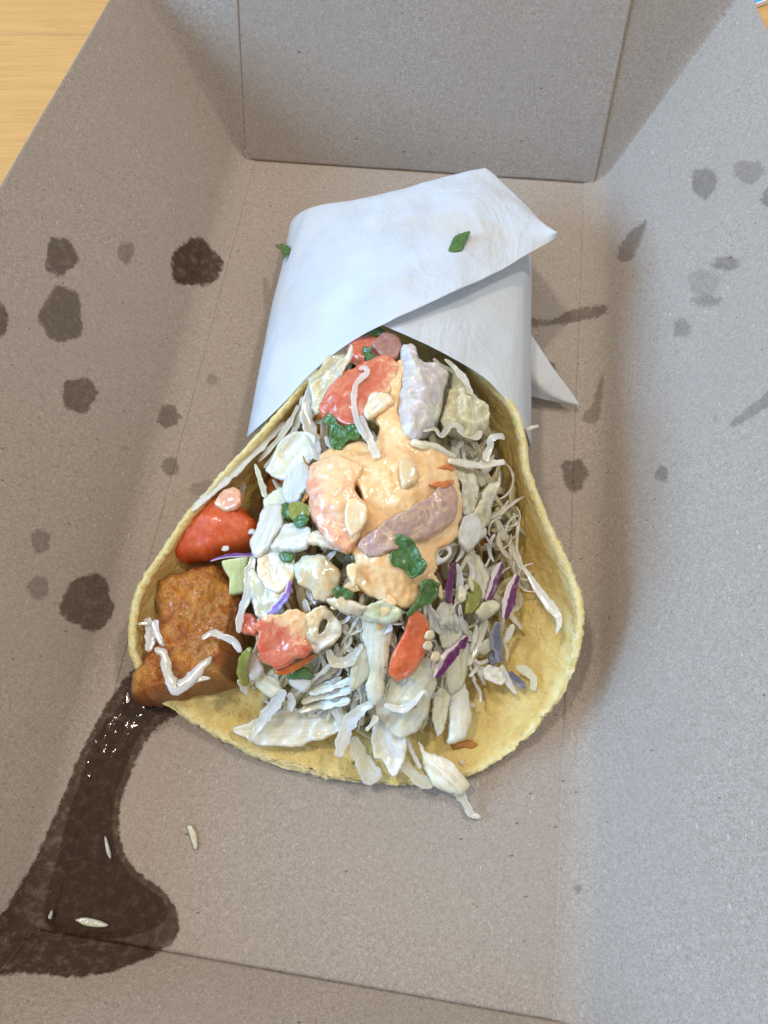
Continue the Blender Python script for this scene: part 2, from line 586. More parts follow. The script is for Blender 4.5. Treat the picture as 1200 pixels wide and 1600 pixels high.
def oil_attr(v):
    u, w = proj(v)
    best = np.full(u.shape, 3.0)
    dep = np.zeros(u.shape)
    sc = .0178
    rs = random.Random(4)
    for (cu, cv, ru, rv, k) in stains:
        a = np.arctan2((w - cv) / rv, (u - cu) / ru)
        wob = 1 + .07 * np.sin(3 * a + rs.random() * 6) + .06 * np.sin(5 * a + rs.random() * 6)
        d = (np.hypot((u - cu) / ru, (w - cv) / rv) / wob - 1) * min(ru, rv) * sc
        dep = np.where(d < best, k, dep)
        best = np.minimum(best, d)
    for pl, k in polys:
        cl = crom(pl, 90, True)
        near = (u > cl[:, 0].min() - 60) & (u < cl[:, 0].max() + 60) & (w > cl[:, 1].min() - 60) & (w < cl[:, 1].max() + 60)
        d = np.full(u.shape, 3.0)
        if near.any(): d[near] = poly_sdf(u[near], w[near], cl) * sc
        dep = np.where(d < best, k, dep)
        best = np.minimum(best, d)
    return dict(oil=best, oil_depth=np.where(dep > .97, .97, dep * .85))


tray = tag(empty('food_tray', (0, 8, 0)), 'grease-spotted brown kraft paperboard food tray under the taco', 'tray')


def sheet_panel(name, f, nu, nv, flip=False):
    v = np.array([f(i / (nu - 1), j / (nv - 1)) for i in range(nu) for j in range(nv)])
    fc = grid_faces(nu, nv)
    if flip:
        fc = [tuple(reversed(q)) for q in fc]
    o = mesh_obj(name, v, fc, M['board'], tray, oil_attr(v))
    solid(o, .05)
    return o


IN = .42          # the side folds are soft: the floor stops short and the wall panel starts with a curve


def side_profile(s, tanf):
    """offset outwards and height for the distance s along the board from the start of the fold"""
    r = 1.1
    a = math.atan(1 / tanf)          # wall angle above the floor
    la = r * a
    if s < la:
        return r * math.sin(s / r), r * (1 - math.cos(s / r))
    return r * math.sin(a) + (s - la) * math.cos(a), r * (1 - math.cos(a)) + (s - la) * math.sin(a)


def side_fun(base0, base1, out, tanf, shear, extra):
    Lw0 = H / math.sin(math.atan(1 / tanf))
    ax = unit(base1 - base0)

    def f(t, s):
        q = base0 + (base1 - base0) * t - out * IN
        m = min(1, max(0, (t - extra[2]) / (1 - extra[2])))
        s = s * (Lw0 + extra[0] - extra[1] * (m if extra[1] > 1 else m * m * (3 - 2 * m)))
        x, z = side_profile(s, tanf)
        z -= .003 * math.exp(-((s - .40) / .035) ** 2) + .002 * math.exp(-((s - .62) / .03) ** 2) - .002 * math.exp(-((s - .5) / .04) ** 2)
        p = q + out * x + UP * z + ax * (z * (shear * t + .25 * (t - 1)))
        return p + UP * .035 * n3(p, .22, 3) * min(1, s)
    return f


fwl = side_fun(NL, FL, oL, FLARE['L'], .45, (.62, 1.02, .62))
fwr = side_fun(NR, FR, oR, FLARE['R'], .62, (.75, .6, .85))


def floor_f(t, s):
    a = NL + (FL - NL) * t + (-oL) * (IN - .2)
    b = NR + (FR - NR) * t + (-oR) * (IN - .2)
    p = a + (b - a) * s
    e = min(s, 1 - s) * 12.5
    return p + UP * (.02 * n3(p, .25, 1) * min(1, e / 2, 8 * t, 8 * (1 - t)) - .02 * max(0, 1 - e / .25))


fl = sheet_panel('floor_panel', floor_f, 320, 160, False)


def end_wall(a, b, out, tanf, flip, na, nb, gap, drop, wg, nu=150, nv=70):
    la, lb = a + (out * tanf + UP + na) * H, b + (out * tanf + UP + nb) * H

    def f(t, s):
        wig = wg * n3((t * 9, 2.0, 0), 1.0, 8)
        p0 = a + (b - a) * t + out * (gap + wig) - UP * drop
        p1 = la + (lb - la) * t + out * gap
        p = p0 + (p1 - p0) * s
        return p + out * .06 * n3(p, .25, 5) * min(1, 3 * s)
    return sheet_panel('end_wall', f, nu, nv, flip), f


# the far wall leans out and keeps its width; its ends stand free of the side walls by a hair
wf, fwf = end_wall(FL, FR, oF, FLARE['F'], True, aF * .045, -aF * .03, .030, .02, .035)
wn, fwn = end_wall(NL, NR, oN, FLARE['N'], False, -aN * .03, aN * .03, .0, .002, .006)


def side_wall(f, far_e, near_e, ax, k, flip):
    """side wall whose two ends fold round smoothly, like the gussets of a folded board, to meet the end walls"""
    def web(tside, e, axd):
        def w(s, h):
            a, c = f(tside, h), e(h)
            L = np.linalg.norm(c - a)
            h00, h10, h01, h11 = 2 * s ** 3 - 3 * s * s + 1, s ** 3 - 2 * s * s + s, -2 * s ** 3 + 3 * s * s, s ** 3 - s * s
            return h00 * a + h10 * axd * L * k + h01 * c + h11 * (c - a) * .9
        return w
    wfar, wnear = web(1.0, far_e, ax), web(0.0, near_e, -ax)

    def g(t, s):
        if t < .12: return wnear(1 - t / .12, s)
        if t > .88: return wfar((t - .88) / .12, s)
        return f((t - .12) / .76, s)
    return sheet_panel('side_wall', g, 380, 105, flip)


side_wall(fwl, lambda h: fwf(0.0, h) + aF * .03 - oF * .02, lambda h: fwn(0.0, h) - aN * .02, aL, .55, True)
side_wall(fwr, lambda h: fwf(1.0, h) - aF * .04 + oF * (.03 + .04 * h), lambda h: fwn(1.0, h) + aN * .02, aR, .3, False)


def tray_z(p):
    """height of the board under a point (floor and left fold)"""
    d = (p[:2] - NL[:2]) @ oL[:2] + IN
    if d <= 0:
        return 0.0
    r, a = 1.1, math.atan(1 / FLARE['L'])
    xa = r * math.sin(a)
    if d < xa:
        return r - math.sqrt(r * r - d * d)
    return r * (1 - math.cos(a)) + (d - xa) * math.tan(a)


# ------------------------------------------------------------------ grease puddle in the tray corner
pud = [(208, 1075), (185, 1105), (150, 1150), (128, 1210), (108, 1270), (90, 1340), (72, 1405), (75, 1445), (120, 1462), (190, 1465), (240, 1450), (262, 1430),
       (250, 1402), (212, 1375), (186, 1340), (176, 1295), (180, 1245), (196, 1200), (212, 1160), (240, 1120), (262, 1104), (240, 1088)]


def puddle():
    pl = crom(pud, 160, True)
    us = np.arange(60, 290, 3.0)
    vs = np.arange(1060, 1480, 3.0)
    uu, vv = np.meshgrid(us, vs)
    sd = poly_sdf(uu.ravel(), vv.ravel(), pl)
    inner = [(a, b, -d) for a, b, d in zip(uu.ravel(), vv.ravel(), sd) if d < -2.0]
    pts = [Vector((a, b)) for a, b in pl] + [Vector((a, b)) for a, b, d in inner]
    dist = [0.0] * len(pl) + [d for _, _, d in inner]
    n = len(pl)
    vo, _, fo, ov, _, _ = delaunay_2d_cdt(pts, [(i, (i + 1) % n) for i in range(n)], [], 1, 1e-4)
    V = []
    for q, src in zip(vo, ov):
        d = dist[src[0]] if src else 0
        p = P(q[0], q[1], 0)
        for _ in range(3):
            z = tray_z(p)
            p = P(q[0], q[1], z)
        lift = .012 + .045 * min(1, d / 14)
        z = tray_z(p) + lift
        # wrinkled skin with crumbs where the fish drips, flat further down
        k = max(0.0, min(1.0, (1290 - q[1]) / 120)) * min(1, d / 10)
        fa, fc = -.35 * p[0] - .94 * p[1], .94 * p[0] - .35 * p[1]
        z += k * (.05 * n3((fc * 2.6, fa * .7, 0), 1, 3) + .02 * fbm(p, 3.0, 3, 2) + .035 * max(0, fbm(p, 5.0, 9) - .3))
        V.append((p[0], p[1], z))
    return mesh_obj('grease_puddle', V, [tuple(reversed(f)) for f in fo], M['oil'])


tag(puddle(), 'dark glossy grease puddle running from the fish into the tray corner', 'grease')

# ------------------------------------------------------------------ height of the filling, cm above the tray floor
HC = np.array([(600, 500, 3.7), (600, 520, 4.0), (540, 560, 3.9), (640, 560, 4.3), (720, 590, 3.7), (560, 640, 4.2), (640, 660, 4.5), (730, 660, 3.7), (780, 720, 2.8), (480, 660, 3.4),
               (440, 720, 3.0), (400, 780, 2.5), (340, 760, 2.1), (520, 760, 4.6), (620, 760, 4.8), (700, 780, 4.4), (760, 800, 3.0), (800, 850, 2.2), (440, 830, 3.7),
               (520, 860, 4.3), (620, 870, 4.5), (690, 870, 3.8), (330, 830, 1.9), (400, 900, 3.1), (460, 920, 3.7), (540, 930, 3.9), (640, 940, 3.9), (710, 930, 3.0),
               (780, 920, 1.9), (820, 960, 1.3), (400, 990, 2.7), (450, 1000, 3.1), (540, 1010, 2.9), (640, 1020, 2.9), (710, 1030, 2.0), (780, 1040, 1.0), (400, 1070, 1.6),
               (460, 1070, 1.9), (560, 1080, 2.0), (640, 1090, 1.9), (710, 1110, 1.0), (420, 1130, .75), (500, 1130, .9), (580, 1150, 1.0), (640, 1170, .8), (700, 1180, .6),
               (600, 1210, .55), (680, 1215, .5), (740, 1260, .15), (300, 1000, 2.2), (360, 1130, .5), (840, 930, 1.5), (860, 980, 1.3), (830, 1060, .7), (750, 1280, .08)], float)


def heap(u, v):
    u, v = np.asarray(u, float), np.asarray(v, float)
    d2 = (u[..., None] - HC[:, 0]) ** 2 + (v[..., None] - HC[:, 1]) ** 2
    w = np.exp(-d2 / (2 * 34.0 ** 2)) + 1e-9
    return (w * HC[:, 2]).sum(-1) / w.sum(-1)


def heap_w(x, y, z):
    u, v = proj(np.stack([x, y, z], -1))
    return heap(u, v)


RNG = random.Random(11)
SEED = [0]

# ------------------------------------------------------------------ tortilla
RL = [(600, 420, 2.6), (592, 470, 3.1), (560, 520, 3.4), (505, 568, 3.45), (460, 618, 3.2), (410, 674, 3.0), (350, 738, 2.85), (300, 796, 2.7), (255, 860, 2.5), (222, 912, 2.3), (207, 965, 2.0),
      (210, 1025, 1.55), (235, 1078, .95), (290, 1122, .5), (350, 1157, .38), (420, 1190, .32), (520, 1217, .3), (612, 1226, .3)]
RR = [(710, 430, 2.8), (720, 500, 3.3), (738, 565, 3.7), (772, 600, 3.8), (800, 635, 3.7), (817, 685, 3.5), (826, 738, 3.3), (848, 798, 3.05), (880, 868, 2.75), (904, 930, 2.4), (907, 990, 1.95),
      (888, 1060, 1.4), (852, 1122, .9), (802, 1172, .5), (748, 1206, .38), (690, 1220, .32), (650, 1225, .3), (612, 1226, .3)]


def tortilla():
    NS, NP = 270, 190
    A = crom([P(*p) for p in RL], NS)
    B = crom([P(*p) for p in RR], NS)
    mid = np.zeros((NS, NP, 3))
    for i in range(NS):
        a, b = A[i], B[i]
        ch = np.linalg.norm(b - a)
        far = max(0.0, 1 - i / (NS * .45))
        e = .78
        for j in range(NP):
            c = j / (NP - 1)
            th = math.pi * (1 - c)
            x = .5 + .5 * math.copysign(abs(math.cos(th)) ** .9, math.cos(th))
            # belly stays on the board, the sides rise to the rim
            p = a + (b - a) * x
            zr = a[2] + (b[2] - a[2]) * x
            e = .78 + (1.3 if c < .5 else 1.7) * (1 - min(1, zr / (1.2 if c < .5 else 2.6)))
            dz = 1 - abs(math.sin(th)) ** (e)
            fl_z = .17
            z = fl_z + (zr - fl_z) * dz
            # the wrapped end closes towards a tube: sides belly outwards a little
            bul = far * .35 * math.sin(math.pi * min(1, dz * 1.0)) if dz < 1 else 0
            p = p + unit(b - a + 1e-6) * (bul * (-1 if c < .5 else 1))
            mid[i, j] = (p[0], p[1], z)
    # soft waves along the rim
    du = np.gradient(mid, axis=0)
    dv = np.gradient(mid, axis=1)
    nr = np.cross(dv, du)
    ln = np.linalg.norm(nr, axis=2, keepdims=True)
    nr = nr / np.maximum(ln, 1e-9)
    for i in range(NS):
        if ln[i].max() < 1e-7:
            nr[i] = (0, 0, 1)
    nr[-3:] = (0, 0, 1)
    if nr[NS // 2, NP // 2, 2] < 0:
        nr = -nr
    # distance to the free edge along the sheet (sides and the near nose)
    seg = np.linalg.norm(np.diff(mid, axis=1), axis=2)
    s = np.concatenate([np.zeros((NS, 1)), np.cumsum(seg, 1)], 1)
    side = np.minimum(s, s[:, -1:] - s)
    segn = np.linalg.norm(np.diff(mid, axis=0), axis=2)
    nn = np.concatenate([np.cumsum(segn[::-1], 0)[::-1], np.zeros((1, NP))], 0)
    rimc = np.concatenate([A, B[::-1]], 0)
    flat = mid.reshape(-1, 3)
    D = np.full(len(flat), 9.0)
    for q in rimc[::1]:
        D = np.minimum(D, ((flat - q) ** 2).sum(1))
    D = np.sqrt(D).reshape(NS, NP)
    D[0] = np.minimum(D[0], 9)
    side0 = np.minimum(side, D)
    D = np.where(np.arange(NS)[:, None] > NS - 36, D, side0)
    for i in range(NS - 36, NS):
        k = min(1.0, (i - (NS - 36)) / 12)
        nr[i] = nr[i] * (1 - k) + np.array([0, 0, 1.0]) * k
        nr[i] /= np.linalg.norm(nr[i], axis=1, keepdims=True)
    D[:, 0] = D[:, -1] = 0
    D[-1] = 0
    T = .115
    V, R = [], []
    top, bot = {}, {}
    for i in range(NS):
        for j in range(NP):
            p, n, d = mid[i, j], nr[i, j], D[i, j]
            r = .075
            q = 1 if d > r else math.sqrt(max(0, 1 - (1 - d / r) ** 2))
            rw = .22 + .45 * (1 if (j > NP / 2 and i < NS * .8) else 0) * min(1, max(0, (p[2] - .8)))
            rimk = max(0.0, min(1.0, 1.4 - 1.4 * d / rw + .5 * fbm(p, 3, 12)) if d < rw else 0)
            jag = np.zeros(3)
            if d < .35:
                k = (1 - d / .35)
                ctr = np.array([.3, 6.0, p[2]])
                jag = unit((p - ctr) * np.array([1, 1, 0]) + 1e-6) * k * (.03 * fbm(p, 1.7, 2) + .04 * n3(p, 6.5, 4) + .045 * n3(p, 14, 5) + .03 * n3(p, 24, 6))
            wav = n * .05 * fbm(p, .55, 6, 2)
            if p[2] < .4: wav = wav * .3
            cr = .016 * fbm(p, 5.0, 1) + rimk * (.022 * n3(p, 10, 7) + .022 * n3(p, 19, 8))
            top[i, j] = p + jag + wav + n * (T * q * .95 + cr * q)
            bot[i, j] = p + jag + wav - n * (T * q * .95)
            R.append(rimk)
    V = [top[i, j] for i in range(NS) for j in range(NP)] + [bot[i, j] for i in range(NS) for j in range(NP)]
    g = grid_faces(NS, NP)
    off = NS * NP
    F = [tuple(reversed(q)) for q in g] + [tuple(x + off for x in q) for q in g]
    # close the seams at the sides and at both ends
    for i in range(NS - 1):
        for j in (0, NP - 1):
            a, b = i * NP + j, (i + 1) * NP + j
            F.append((a, b, b + off, a + off) if j == 0 else (b, a, a + off, b + off))
    for j in range(NP - 1):
        F.append((j, j + 1, j + 1 + off, j + off))
        a = (NS - 1) * NP + j
        F.append((a + 1, a, a + off, a + 1 + off))
    V = np.array(V)
    V[:, 2] = np.maximum(V[:, 2], .03)
    return mesh_obj('tortilla', V, F, M['tortilla'], attrs=dict(rim=R + R))


tag(tortilla(), 'yellow corn tortilla with a crumbly rim folded around the slaw', 'tortilla')

# ------------------------------------------------------------------ paper wrap
wrap = tag(empty('paper_wrap', P(620, 430, 0)), 'white deli paper wrapped around the far end of the taco', 'paper wrap')


def sheet(name, rows, nu, nv, amp, seed, th=.012, flip=False, free=None):
    rows = [[np.array(p, float) for p in r] for r in rows]
    rr = [crom(r, nv) for r in rows]
    cols = []
    for j in range(nv):
        cols.append(crom([r[j] for r in rr], nu))
    V = []
    for i in range(nu):
        for j in range(nv):
            p = cols[j][i]
            k = 1.0
            w = amp * (fbm(p, .55, seed, 2) + .45 * (1 - 2 * abs(n3(p * np.array([1, .45, 1]), .9, seed + 5))))
            V.append(p + np.array([0.15, 0.1, 1]) * w)
    V = np.array(V)
    V[:, 2] = np.maximum(V[:, 2], .06)
    f = grid_faces(nu, nv)
    if flip: f = [tuple(reversed(q)) for q in f]
    return solid(mesh_obj(name, V, f, M['paper'], wrap), th, 0)


front = [P(412, 664, .12), P(386, 684, 1.5), P(404, 668, 2.75), P(448, 625, 3.1), P(500, 573, 3.45), P(560, 527, 4.25), P(620, 498, 4.7), P(720, 452, 4.5), P(800, 412, 3.85), P(870, 370, 3.3)]
back = [P(480, 360, .12), P(455, 352, .9), P(464, 340, 1.3), P(476, 332, 1.5), P(495, 325, 1.8), P(560, 312, 2.0), P(650, 290, 2.15), P(740, 268, 2.2), P(770, 277, 2.35), P(870, 368, 3.3)]
mid1 = [a + (b - a) * .35 + UP * .16 * min(1, k) for k, (a, b) in enumerate(zip(back, front))]
mid2 = [a + (b - a) * .7 + UP * .14 * min(1, k) for k, (a, b) in enumerate(zip(back, front))]
mid1[0][2] = mid2[0][2] = .12
under = []
for k, p in enumerate(back):
    q = p.copy()
    w = 1 if k < 7 else (.45 if k == 7 else (.06 if k == 8 else 0.0))
    q[2] = p[2] + (.1 - p[2]) * w
    q[1] -= .5 * w
    under.append(q)
halfway = [(a + b) / 2 + np.array([0, .22, 0]) * (1 if k < 7 else 0) for k, (a, b) in enumerate(zip(back, under))]
sheet('outer_layer', [under, halfway, back, mid1, mid2, front], 120, 140, .07, 2)
f2 = [P(575, 500, 4.3), P(600, 510, 4.4), P(640, 527, 4.5), P(700, 556, 4.35), P(752, 588, 4.0), P(788, 622, 3.75), P(812, 656, 3.3), P(828, 694, 2.0), P(826, 697, 1.0), P(815, 690, .1)]
b2 = [P(610, 430, 3.5), P(640, 425, 3.55), P(680, 415, 3.55), P(720, 405, 3.5), P(765, 392, 3.3), P(795, 388, 3.0), P(818, 392, 2.6), P(829, 402, 1.7), P(829, 406, .9), P(818, 412, .1)]
m2 = [(a + b) / 2 + UP * (.10 if 0 < k < 7 else 0) for k, (a, b) in enumerate(zip(f2, b2))]
sheet('inner_layer', [b2, m2, f2], 90, 120, .045, 5)
t1 = [P(790, 480, 1.0), P(826, 518, .9), P(862, 572, .75), P(888, 607, .55), P(906, 634, .35)]
t2 = [P(785, 560, .75), P(818, 570, .9), P(848, 600, .8), P(878, 622, .5), P(906, 634, .34)]
t3 = [P(790, 610, .3), P(826, 618, .35), P(850, 624, .4), P(882, 630, .33), P(906, 634.5, .33)]
sheet('loose_corner', [t1, t2, t3], 40, 50, .02, 8)

# ------------------------------------------------------------------ building the pieces of the filling


SAUCE = [(497, 714), (556, 690), (590, 640), (602, 588), (650, 552), (655, 600), (650, 688), (708, 724), (722, 800), (700, 853), (672, 905), (640, 950), (560, 940), (470, 1000), (420, 960), (440, 900), (545, 860), (510, 800), (490, 760)]


def sauced(u, v, p, k):
    d = poly_sdf(np.asarray(u, float), np.asarray(v, float), SAUCE)
    return np.clip(.62 - d / 75.0, 0, .9) * k


def chaikin(poly):
    o = []
    m = len(poly)
    for i in range(m):
        a, c = np.array(poly[i], float), np.array(poly[(i + 1) % m], float)
        o += [a * .8 + c * .2, a * .2 + c * .8]
    return o


def slab(name, mat, poly, label, cat, dz=0.0, z=None, th=.18, r=.12, g=None, follow=.75, dome=0.0, lump=.03, lsc=2.0, wob=2.0, step=2.2, sharp=None, grow=1.16, sk=.75,
         hole=None, under=.6, group=None, parent=None, kind=None, wave=0.0, wsc=.9, lump2=0.0, cup=None, ridge=None):
    """a piece with this outline: rounded rim, thickness, uneven top; it leans with the filling it lies on (or with slope g)"""
    SEED[0] += 1
    sd = SEED[0]
    if cat in ('cabbage piece', 'vegetable') and z is None: th, wave, wsc = th * .6, max(wave, .10), 2.2
    if cat == 'cabbage leaf': th = min(th, .05) if th < .1 else th * .7
    r = min(r, .07) if (sharp is None and th < .3) else r
    pc = np.mean(np.array(poly, float), 0)
    poly = [tuple(pc + (np.array(q, float) - pc) * grow) for q in poly]
    if sharp is None:
        poly = chaikin(poly)
        sharp = True
    size = max(np.ptp(np.array(poly)[:, 0]), np.ptp(np.array(poly)[:, 1]))
    wob = min(3.0, wob * (.5 + size / 60.0)) if wob > 1.4 and sharp and not hole else wob
    per = sum(math.dist(poly[i], poly[i - 1]) for i in range(len(poly)))
    nb = max(20, int(per / step))
    if sharp:
        b = []
        m = len(poly)
        for i in range(m):
            a0, a1 = np.array(poly[i], float), np.array(poly[(i + 1) % m], float)
            k = max(1, int(np.linalg.norm(a1 - a0) / step))
            b += [a0 + (a1 - a0) * t / k for t in range(k)]
        b = np.array(b)
    else:
        b = crom(poly, nb, True)
    b = np.array([[p[0] + wob * (1.5 * n3((p[0] * .045, p[1] * .045, sd), 1.0, 1) + .4 * fbm((p[0] * .14, p[1] * .14, sd), 1.0, 3)), p[1] + wob * (1.5 * n3((p[0] * .045, p[1] * .045, sd), 1.0, 7) + .4 * fbm((p[0] * .14, p[1] * .14, sd), 1.0, 9))] for p in b])
    lo, hi = b.min(0), b.max(0)
    uu, vv = np.meshgrid(np.arange(lo[0], hi[0], step), np.arange(lo[1], hi[1], step * .9))
    uu[1::2] += step / 2
    uu, vv = uu.ravel(), vv.ravel()
    sdv = poly_sdf(uu, vv, b)
    keep = sdv < -step * .55
    holes = []
    if hole:
        hb = crom(hole, max(12, int(sum(math.dist(hole[i], hole[i - 1]) for i in range(len(hole))) / step)), True)
        hs = poly_sdf(uu, vv, hb)
        keep &= hs > step * .55
        holes.append(hb)
    uu, vv, sdv = uu[keep], vv[keep], sdv[keep]
    pts = [Vector(q) for q in b]
    edges = [(i, (i + 1) % len(b)) for i in range(len(b))]
    dist = [0.0] * len(b)
    if hole:
        o0 = len(pts)
        pts += [Vector(q) for q in hb]
        edges += [(o0 + i, o0 + (i + 1) % len(hb)) for i in range(len(hb))]
        dist += [0.0] * len(hb)
        sdv = np.maximum(sdv, -hs[keep])
    pts += [Vector((a, c)) for a, c in zip(uu, vv)]
    dist += list(-sdv)
    vo, _, fo, ov, _, _ = delaunay_2d_cdt(pts, edges, [], 1 if not hole else 2, 1e-4)
    d = np.array([dist[s[0]] if s else 0.0 for s in ov])
    uv = np.array([[q[0], q[1]] for q in vo])
    cu, cv = b.mean(0)
    z0 = (float(heap(cu, cv)) if z is None else z) + dz
    C = P(cu, cv, z0)
    sc = pxcm(C)
    d = d * sc
    X = np.array([P(q[0], q[1], z0) for q in uv])
    if g is not None:
        zb = z0 + g[0] * (X[:, 0] - C[0]) + g[1] * (X[:, 1] - C[1])
    else:
        zb = z0 + follow * (heap(uv[:, 0], uv[:, 1]) - float(heap(cu, cv)))
    zb = np.clip(zb, z0 - 1.6, z0 + 1.6)
    # place the outline so that, leaning, it still stands over the same spot of the heap
    X = np.array([P(q[0], q[1], zz) for q, zz in zip(uv, zb)])
    dm = max(d.max(), 1e-4)
    thin = th <= .095 and z is None
    if cup is None: cup = random.Random(sd).choice([-.5, -.3, .35, .5]) * .5 * dm if thin else 0.0
    if ridge is None: ridge = .022 if thin else (.02 if th < .3 else 0.0)
    q2 = X[:, :2] - X[:, :2].mean(0)
    ev = np.linalg.eigh(q2.T @ q2)[1]
    across, along = q2 @ ev[:, 0], q2 @ ev[:, 1]
    if thin: dome = min(dome, .05)
    V, W = [], []
    for p, dd, ac, al in zip(X, d, across, along):
        q = math.sqrt(max(0, 1 - (1 - min(1, dd / r)) ** 2))
        wv = wave * (fbm(p, wsc, sd + 3, 3) + .5 * (1 - 2.4 * abs(n3(p, wsc * 1.6, sd + 9))))
        wv += cup * ((1 - dd / dm) ** 2 - .35)
        fan = ac / (1 + .25 * al) + .10 * n3(p, 1.3, sd + 4)
        wv += q * ridge * (1 - 2.2 * abs(n3((fan * 2.6, al * .35, sd), 1.0, 2)))
        hgt = th * q + dome * (1 - (1 - dd / dm) ** 2) + q * lump * fbm(p, lsc, sd) + q * lump2 * fbm(p, lsc * 4, sd + 1)
        V.append((p[0], p[1], max(.05, p[2] + wv + hgt)))
        W.append((p[0], p[1], max(.04, p[2] + wv - under * th * q)))
    n = len(V)
    rim = d < 1e-6
    idx = [i if rim[i] else n + i for i in range(n)]
    uvl = uv.tolist()
    F = []
    for f in fo:
        e1, e2 = uvl[f[1]], uvl[f[2]]
        e0 = uvl[f[0]]
        a = (e1[0] - e0[0]) * (e2[1] - e0[1]) - (e1[1] - e0[1]) * (e2[0] - e0[0])
        if hole:
            m = np.mean([uv[k] for k in f], 0)
            if poly_sdf(np.array([m[0]]), np.array([m[1]]), hb)[0] < 0 or poly_sdf(np.array([m[0]]), np.array([m[1]]), b)[0] > 0:
                continue
        f = tuple(f) if a < 0 else tuple(reversed(f))
        F.append(f)
        F.append(tuple(idx[k] for k in reversed(f)))
    sk = {'cil': .1, 'cils': .12, 'skin': 0, 'ronions': .5, 'ronion': .2, 'olive': .2, 'lilac': .45}.get(mat, sk)
    sa = sauced(uv[:, 0], uv[:, 1], None, sk if z is None else sk * .3)
    o = mesh_obj(name, V + W, F, M[mat], parent, origin=np.array([C[0], C[1], z0]), attrs=dict(sauced=np.concatenate([sa, sa * .5]), edge=np.tile(np.clip(1 - d / .55, 0, 1), 2), sx=np.concatenate([across, across]), sy=np.concatenate([along, along])))
    if parent is None: tag(o, label, cat, group, kind)
    elif label: o['label'] = label
    return o


def rib_mesh(P3, wid, th, roll, curl, wav, sd, ns, pointed=True):
    """a shred: flat strip along P3 (cm) with a lens section, curled across and wavy along"""
    P3 = crom(P3, ns)
    w = np.interp(np.linspace(0, 1, ns), np.linspace(0, 1, len(wid)), wid)
    T = np.gradient(P3, axis=0)
    NC = 12
    V, A = [], []
    for i in range(ns):
        t = unit(T[i])
        s = np.cross(t, UP)
        s = unit(s if np.linalg.norm(s) > 1e-4 else np.array([1., 0, 0]))
        n = np.cross(s, t)
        a = roll + wav * .9 * n3((i * .11, sd * 3.1, 0))
        s, n = s * math.cos(a) + n * math.sin(a), n * math.cos(a) - s * math.sin(a)
        x = i / (ns - 1)
        e = min(1, (min(x, 1 - x) / .07)) if pointed else min(1, (min(x, 1 - x) / .025))
        e = math.sqrt(max(0, 1 - (1 - e) ** 2))
        ww = w[i] * .5 * max(.02, e) * (1 + .30 * n3((i * .16, sd * 1.3, 4)) + .16 * n3((i * .45, sd * 1.3, 7)))
        tt = th * .5 * max(.05, e) * (1 + .25 * n3((i * .18, sd * 2.3, 9)))
        for k in range(NC):
            an = 2 * math.pi * k / NC
            ca, sa = math.cos(an), math.sin(an)
            ca = math.copysign(abs(ca) ** .8, ca)
            sa = math.copysign(abs(sa) ** .55, sa)
            edge = .32 * ww * n3((i * .33, (1 if ca > 0 else 5), sd * 1.7)) + .15 * ww * n3((i * .9, (1 if ca > 0 else 5), sd * 2.7))
            V.append(P3[i] + s * (ca * ww + edge * abs(ca)) + n * (sa * tt + curl * ww * (ca * ca - .4)))
            A.append(ca)
    F = [(i * NC + k, i * NC + (k + 1) % NC, (i + 1) * NC + (k + 1) % NC, (i + 1) * NC + k) for i in range(ns - 1) for k in range(NC)]
    F.append(tuple(range(NC))[::-1])
    F.append(tuple((ns - 1) * NC + k for k in range(NC)))
    return V, [tuple(reversed(f)) for f in F], A


def rib(name, mat, spine, wid, label, cat='cabbage shred', dz=0.0, th=.036, roll=0.0, curl=.25, wav=.5, group=None, z=None, parent=None, ns=None, pointed=True, kind=None):
    SEED[0] += 1
    P3 = []
    for k, s in enumerate(spine):
        zz = (float(heap(s[0], s[1])) if z is None else z) + dz + (s[2] if len(s) > 2 else 0)
        P3.append(P(s[0], s[1], max(.09, zz)))
    P3 = np.array(P3)
    if not isinstance(wid, (list, tuple)): wid = [wid * .7, wid, wid * .85]
    sc = pxcm(P3.mean(0))
    L = np.linalg.norm(np.diff(P3, axis=0), axis=1).sum()
    V, F, A = rib_mesh(P3, [w * sc for w in wid], th, roll, curl, wav, SEED[0], ns or max(14, int(L / .05)), pointed)
    V = np.array(V)
    V[:, 2] = np.maximum(V[:, 2], .035)
    uu, vv = proj(V)
    A_ = np.array(A)
    o = mesh_obj(name, V, F, M[mat], parent, attrs=dict(across=A, sx=A_ * np.array([w * sc for w in wid]).mean() * .5, sy=np.repeat(np.linspace(0, L, len(V) // 12), 12), sauced=sauced(uu, vv, None, .35)))
    if parent is None: tag(o, label, cat, group, kind)
    return o

# ------------------------------------------------------------------ fish
slab('battered_fish', 'fish', [(250, 916), (271, 903), (314, 890), (352, 890), (372, 915), (392, 935), (392, 990), (388, 1025), (370, 1056), (370, 1074), (314, 1089), (283, 1099), (245, 1103), (217, 1099), (211, 1068),
     (224, 1039), (246, 1000), (250, 954)], 'golden fried battered fish piece poking out of the tortilla beside the grease', 'fish',
     z=.80, th=.95, r=.55, g=(.10, .22), dome=.30, lump=.17, lsc=1.3, lump2=.10, wob=2.8, step=1.8, under=.65, grow=1, sharp=False, sk=0)
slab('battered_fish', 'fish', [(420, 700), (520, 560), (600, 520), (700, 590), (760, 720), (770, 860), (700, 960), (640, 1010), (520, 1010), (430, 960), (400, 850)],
     'brown fried fish strip glimpsed in the dark gaps under the slaw', 'fish', dz=-1.75, th=.5, r=.9, follow=.95, dome=.25, lump=.10, lsc=1.1, step=6, under=1.6, grow=1, sk=0)

